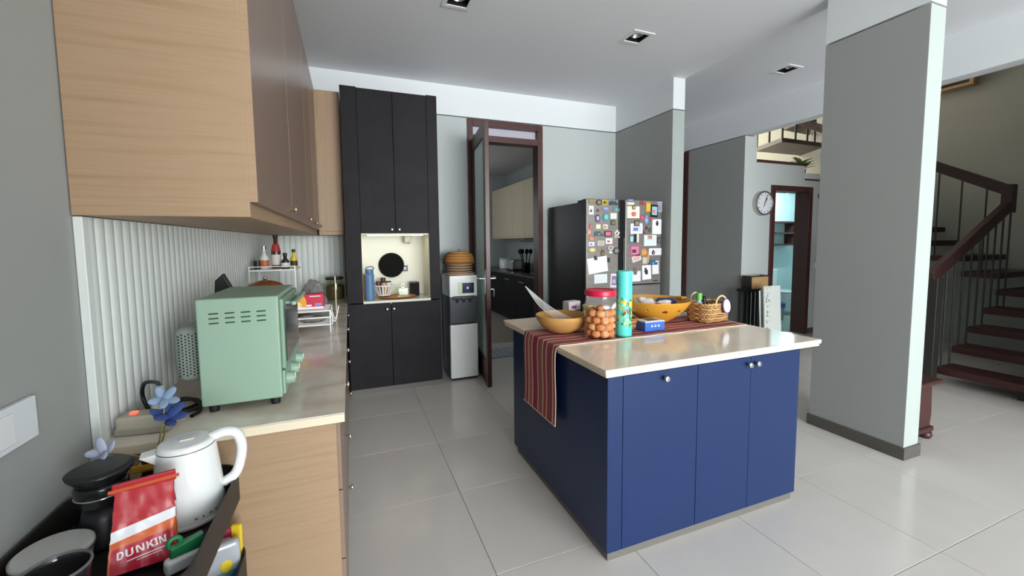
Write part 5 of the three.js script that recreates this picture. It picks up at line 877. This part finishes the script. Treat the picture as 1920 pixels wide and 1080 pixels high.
{ // things leaning in front of the clock wall
  const map = canvasTex(256, 512, (c, w, h) => { c.fillStyle = '#d9ddd6'; c.fillRect(0, 0, w, h); for (let i = 0; i < 60; i++) { c.fillStyle = ['#55605a', '#9aa39a', '#7a857c'][i % 3]; const left = i % 4 !== 3; const x = left ? 20 + rnd() * 60 : 140 + rnd() * 100, y = left ? rnd() * h : h * .75 + rnd() * h * .2; c.beginPath(); c.ellipse(x, y, 3 + rnd() * 12, 2 + rnd() * 7, rnd() * 6, 0, 6.3); c.fill(); } });
  const t = thing('marble_board', 'white patterned board leaning in front of the cardboard box', 'board', [4.63, 0, -3.36]);
  t.rotation.set(-0.07, 0.08, -0.02); mesh('board', bx(-0.155, 0.155, 0.004, 0.79, 0, 0.015, 0.002), mat(0xe2e4de, 0.5), t); mesh('front_print', new THREE.PlaneGeometry(0.305, 0.78).translate(0, 0.397, 0.0155), mat(0xffffff, 0.5, { map }), t);
  const u = thing('leaning_board', 'narrow plain white board leaning behind the patterned board', 'board', [4.60, 0, -3.47]); u.rotation.set(-0.05, 0.5, 0.05); mesh('board', bx(-0.12, 0.10, 0.006, 0.74, 0, 0.012, 0.002), mat(0xd9dbd6, 0.6), u);
  const k = thing('black_stand', 'black slatted stand against the clock wall', 'stand', [4.78, 0, -3.74]);
  for (let i = 0; i < 5; i++) mesh('slat', bx(-0.14 + 0.07 * i - 0.02, -0.14 + 0.07 * i + 0.02, 0, 0.68, -0.02, 0.0, 0.003), M.blackPlastic, k); mesh('top_rail', bx(-0.19, 0.22, 0.68, 0.715, -0.10, 0.04, 0.004), M.blackPlastic, k); for (const x of [-0.17, 0.2]) mesh('leg', rod([x, 0, -0.07], [x, 0.68, -0.07], 0.012), M.blackPlastic, k);
  const b = thing('cardboard_box', 'brown cardboard tray box on top of the black stand', 'box', [4.82, 0.7155, -3.765]);
  mesh('base', bx(-0.13, 0.16, 0, 0.004, -0.06, 0.05), mat(0xb08a60, 0.8), b);
  for (const [g, m] of [[bx(-0.135, 0.165, 0, 0.15, 0.05, 0.056), 0xb58e62], [bx(-0.135, 0.165, 0, 0.15, -0.066, -0.06), 0x8f6c46], [bx(-0.135, -0.13, 0, 0.15, -0.06, 0.05), 0xa17a50], [bx(0.16, 0.165, 0, 0.15, -0.06, 0.05), 0x8f6c46]]) mesh('side_wall', g, mat(m, 0.8), b);
  mesh('rim', join([bx(-0.145, 0.175, 0.15, 0.165, 0.05, 0.066, 0.002), bx(0.165, 0.18, 0.0, 0.165, -0.066, 0.066, 0.002), bx(-0.15, -0.135, 0, 0.165, -0.066, 0.066, 0.002)]), mat(0x3a332c, 0.7), b);
}
{ // air conditioner panel on the stair wall
  const t = thing('wall_vent_box', 'shallow wooden framed box high on the stairwell wall', 'wall frame', [7.05, 3.15, -2.9]);
  mesh('frame_bar', bx(-0.12, 0, 0, 0.035, -0.3, 0.22, 0.004), mat(0xb9986a, 0.5), t); mesh('frame_bar', bx(-0.12, 0, 0.035, 0.5, 0.18, 0.22, 0.004), mat(0xb9986a, 0.5), t); mesh('frame_bar', bx(-0.12, 0, 0.5, 0.535, -0.3, 0.22, 0.004), mat(0xb9986a, 0.5), t); mesh('frame_bar', bx(-0.12, 0, 0.035, 0.5, -0.3, -0.26, 0.004), mat(0xb9986a, 0.5), t); mesh('back_panel', bx(-0.02, -0.002, 0.03, 0.5, -0.27, 0.19), mat(0x2a211c, 0.6), t);
}
{ // curtain and plant on the upper landing
  const cm = phys(0xf8f1e2, 0.95, { transmission: 0.5, thickness: 0, side: THREE.DoubleSide });
  for (let c = 0; c < 3; c++) {
    const x0 = 4.88 + 0.72 * c, pts = []; for (let i = 0; i <= 48; i++) { const u = i / 48; pts.push([x0 + 0.68 * u, -6.12 + 0.025 * Math.sin(u * 42 + c)]); }
    const pos = [], idx = []; pts.forEach(([x, z]) => { pos.push(x, 2.32, z, x, 4.7, z); }); for (let i = 0; i < 48; i++) { const a = 2 * i; idx.push(a, a + 2, a + 1, a + 1, a + 2, a + 3); }
    const g = new THREE.BufferGeometry(); g.setAttribute('position', new THREE.Float32BufferAttribute(pos, 3)); g.setIndex(idx); g.computeVertexNormals();
    const t = thing('curtain', 'cream pleated curtain over the high stairwell window', 'curtain', [0, 0, 0], 0, 'stairwell curtains'); mesh('cloth', g, cm, t); mesh('rail', rod([x0, 4.7, -6.12], [x0 + 0.7, 4.7, -6.12], 0.012), M.iron, t);
  }
  const p = onZ(1503, 300, -4.25), t = thing('potted_plant', 'leafy green plant on the sill above the bathroom door', 'plant', [p.x, 2.2805, -4.25]); t.scale.setScalar(0.62);
  mesh('pot', lathe([[0, 0], [0.08, 0], [0.1, 0.12], [0.092, 0.12], [0.075, 0.01], [0, 0.01]], 24), mat(0x5a3a2c, 0.6), t);
  const leaf = new THREE.SphereGeometry(0.12, 8, 6).scale(1, 0.06, 0.28).translate(0.12, 0, 0), lm = [0x3f5f2a, 0x557a35, 0x2f4a22].map((c) => mat(c, 0.5));
  for (let k = 0; k < 26; k++) { const l = mesh('leaf', leaf, lm[k % 3], t); l.position.set(0, 0.12 + 0.008 * k, 0); l.rotation.set(0, k * 2.4, 0.25 + 0.5 * ((k * 7) % 5) / 5); const s = 0.9 + 0.5 * ((k * 3) % 4) / 4; l.scale.set(s, 1, s); }
}
{ // bathroom
  const lamp = thing('bathroom_lamp', 'round white bathroom ceiling lamp', 'lamp', [7.3, 2.2, -5.0]); mesh('diffuser', cyl(0.13, 0.15, 0.05, 0, -0.05, 0, 30), mat(0xffffff, 0.5, { emissive: new THREE.Color(0.75, 1, 1), emissiveIntensity: 2.5 }), lamp);
  const l = new THREE.PointLight(new THREE.Color(0.62, 0.95, 1.0), 3.2, 0, 2); l.position.set(7.3, 2.08, -5.0); l.castShadow = true; l.name = 'bathroom_light'; scene.add(l);
  const t = thing('bathroom_shelf', 'dark wooden wall shelf seen through the bathroom door', 'shelf', [7.05, 1.28, -5.6]);
  const a = onZ(1452, 415, -5.45), b = onZ(1486, 460, -5.45), W = b.x - a.x; t.position.set(a.x, b.y, -5.6);
  const H = a.y - b.y; mesh('side_board', bx(W - 0.03, W, 0, H, 0, 0.2), M.frame, t); mesh('side_board', bx(-0.3, -0.27, 0, H, 0, 0.2), M.frame, t); for (const y of [0, H * 0.48, H - 0.03]) mesh('shelf_board', bx(-0.27, W - 0.03, y, y + 0.03, 0, 0.2), M.frame, t);
  const q = thing('toilet', 'white toilet in the bathroom behind the open door', 'toilet', [7.25, 0.002, -5.12]);
  mesh('bowl', lathe([[0, 0], [0.12, 0], [0.11, 0.08], [0.13, 0.2], [0.19, 0.36], [0.2, 0.39], [0.17, 0.39], [0.1, 0.25], [0, 0.2]], 28).scale(1, 1, 1.2), M.whiteGloss, q); mesh('seat_lid', lathe([[0, 0.39], [0.205, 0.39], [0.21, 0.405], [0.2, 0.42], [0, 0.42]], 28).scale(1, 1, 1.2), M.whiteGloss, q); mesh('cistern', bx(-0.2, 0.2, 0.36, 0.78, -0.42, -0.24, 0.02), M.whiteGloss, q);
  const bn = thing('waste_bin', 'small bin with a blue bag beside the toilet', 'bin', [6.65, 0.002, -4.78]); mesh('bin_body', cyl(0.10, 0.12, 0.26, 0, 0, 0, 24), mat(0x8f989c, 0.5), bn); mesh('bag', lathe([[0.122, 0.2], [0.126, 0.27], [0.118, 0.285], [0.1, 0.27]], 24), mat(0x2f62a8, 0.5), bn);
}
{ // second kitchen
  const up = thing('kitchen_wall_unit', 'cream wall cabinets in the kitchen behind the doorway', 'cabinet', [3.1, 1.40, -4.7]);
  mesh('carcass', bx(-0.36, -0.003, 0.02, 0.955, -3.3, 0), M.cabCream, up); for (let k = 0; k < 6; k++) mesh('door', bx(-0.38, -0.361, 0.03, 0.95, -3.29 + 0.55 * k, -3.29 + 0.55 * k + 0.544, 0.002), M.cabCream, up); mesh('under_board', bx(-0.37, -0.003, 0, 0.02, -3.3, 0), mat(0xd9cdb0, 0.5), up);
  const bs = thing('kitchen_base_unit', 'black base cabinets in the kitchen behind the doorway', 'cabinet', [3.1, 0, -4.95]);
  mesh('carcass', bx(-0.58, -0.003, 0.08, 0.79, -3.2, 0), M.black, bs); for (let k = 0; k < 5; k++) { const d = mesh('door', bx(-0.6, -0.581, 0.085, 0.785, -3.19 + 0.64 * k, -3.19 + 0.64 * k + 0.634, 0.002), M.black, bs); mesh('handle', bx(-0.625, -0.615, 0.70, 0.712, -3.19 + 0.64 * k + 0.2, -3.19 + 0.64 * k + 0.4), M.chrome, d); } mesh('plinth', bx(-0.55, -0.003, 0, 0.08, -3.2, 0), M.blackPlastic, bs);
  const ct = thing('kitchen_worktop', 'dark worktop over the black kitchen base cabinets', 'worktop', [3.1, 0.791, -4.94]); mesh('slab', bx(-0.62, -0.003, 0, 0.035, -3.2, 0.0, 0.003), mat(0x4a4038, 0.25), ct);
  const y = 0.8265;
  const hb = thing('gas_hob', 'black gas hob on the dark kitchen worktop', 'hob', [2.78, y, -5.75]); mesh('plate', bx(-0.22, 0.22, 0, 0.02, -0.3, 0.3, 0.004), M.blackGloss, hb); for (const z of [-0.15, 0.15]) { mesh('burner', cyl(0.07, 0.05, 0.025, 0, 0.02, z, 24), M.iron, hb); mesh('pan_support', join([bx(-0.13, 0.13, 0.045, 0.055, z - 0.006, z + 0.006), bx(-0.006, 0.006, 0.045, 0.055, z - 0.13, z + 0.13)]), M.blackPlastic, hb); }
  const uh = thing('utensil_holder', 'black utensil holder standing beside the gas hob', 'utensil holder', [2.74, y, -6.35]); mesh('cup', lathe([[0, 0], [0.075, 0], [0.08, 0.16], [0.072, 0.16], [0.068, 0.01], [0, 0.01]], 24), M.blackPlastic, uh); for (let k = 0; k < 7; k++) { const a = k * 0.9; const ut = thing('ladle', 'black cooking utensil standing in the holder by the hob', 'utensil', [2.74, y, -6.35], 0, 'utensils in the black holder'); mesh('handle', rod([0.03 * Math.cos(a), 0.02, 0.03 * Math.sin(a)], [0.09 * Math.cos(a), 0.33, 0.09 * Math.sin(a)], 0.008), M.blackPlastic, ut); mesh('head', new THREE.SphereGeometry(0.035, 12, 8).scale(1, 1.2, 0.5).translate(0.095 * Math.cos(a), 0.35, 0.095 * Math.sin(a)), M.blackPlastic, ut); }
  const to = thing('toaster', 'steel toaster on the dark kitchen worktop', 'toaster', [2.76, y, -6.85]); mesh('toaster_body', bx(-0.12, 0.12, 0.01, 0.2, -0.15, 0.15, 0.03), M.chrome, to); mesh('base', bx(-0.12, 0.12, 0, 0.03, -0.15, 0.15, 0.005), M.blackPlastic, to); mesh('slot', bx(-0.08, 0.08, 0.2, 0.202, -0.02, 0.02), M.blackPlastic, to);
  const dr = thing('rice_container', 'pale round container at the far kitchen worktop', 'container', [2.76, y, -7.35]); mesh('tub', lathe([[0, 0], [0.1, 0], [0.12, 0.02], [0.12, 0.18], [0, 0.18]], 28), M.whiteGloss, dr); mesh('lid', lathe([[0, 0.205], [0.11, 0.2], [0.124, 0.19], [0.124, 0.18], [0, 0.18]], 28), M.whitePlastic, dr);
  const hd = thing('cooker_hood', 'slim dark cooker hood under the cream wall cabinets', 'cooker hood', [2.9, 1.385, -5.75]); mesh('hood_body', bx(-0.30, 0.19, -0.05, 0.012, -0.35, 0.35, 0.006), M.blackPlastic, hd); mesh('visor', bx(-0.36, -0.30, -0.045, -0.01, -0.34, 0.34, 0.004), M.darkGrey, hd);
  const fr = thing('white_appliance', 'white tall appliance edge at the kitchen base cabinets', 'appliance', [2.75, 0.0, -4.78]); mesh('housing', bx(-0.28, 0.3, 0.01, 1.0, -0.14, 0.15, 0.008), mat(0xb9bcc0, 0.4), fr); mesh('plinth', bx(-0.26, 0.28, 0, 0.02, -0.12, 0.13), M.blackPlastic, fr);
  const map = canvasTex(256, 256, (c, w, h) => { c.fillStyle = '#7c8492'; c.fillRect(0, 0, w, h); c.strokeStyle = '#c3c8d2'; c.lineWidth = 5; for (let i = 0; i < 8; i++) for (let j = 0; j < 8; j++) { c.beginPath(); c.moveTo(i * 32 + 16, j * 32 + 2); c.lineTo(i * 32 + 30, j * 32 + 16); c.lineTo(i * 32 + 16, j * 32 + 30); c.lineTo(i * 32 + 2, j * 32 + 16); c.closePath(); c.stroke(); } });
  const rg = thing('floor_mat', 'blue-grey patterned floor mat inside the kitchen doorway', 'mat', [1.66, 0.0005, -4.62]); mesh('mat_body', bx(-0.35, 0.35, 0, 0.008, -0.2, 0.2, 0.003), mat(0x6f7682, 0.9), rg); const pl = new THREE.PlaneGeometry(0.68, 0.38).rotateX(-Math.PI / 2).translate(0, 0.0086, 0); mesh('top_print', pl, mat(0xffffff, 0.95, { map }), rg);
}
renderer.render(scene, camera);
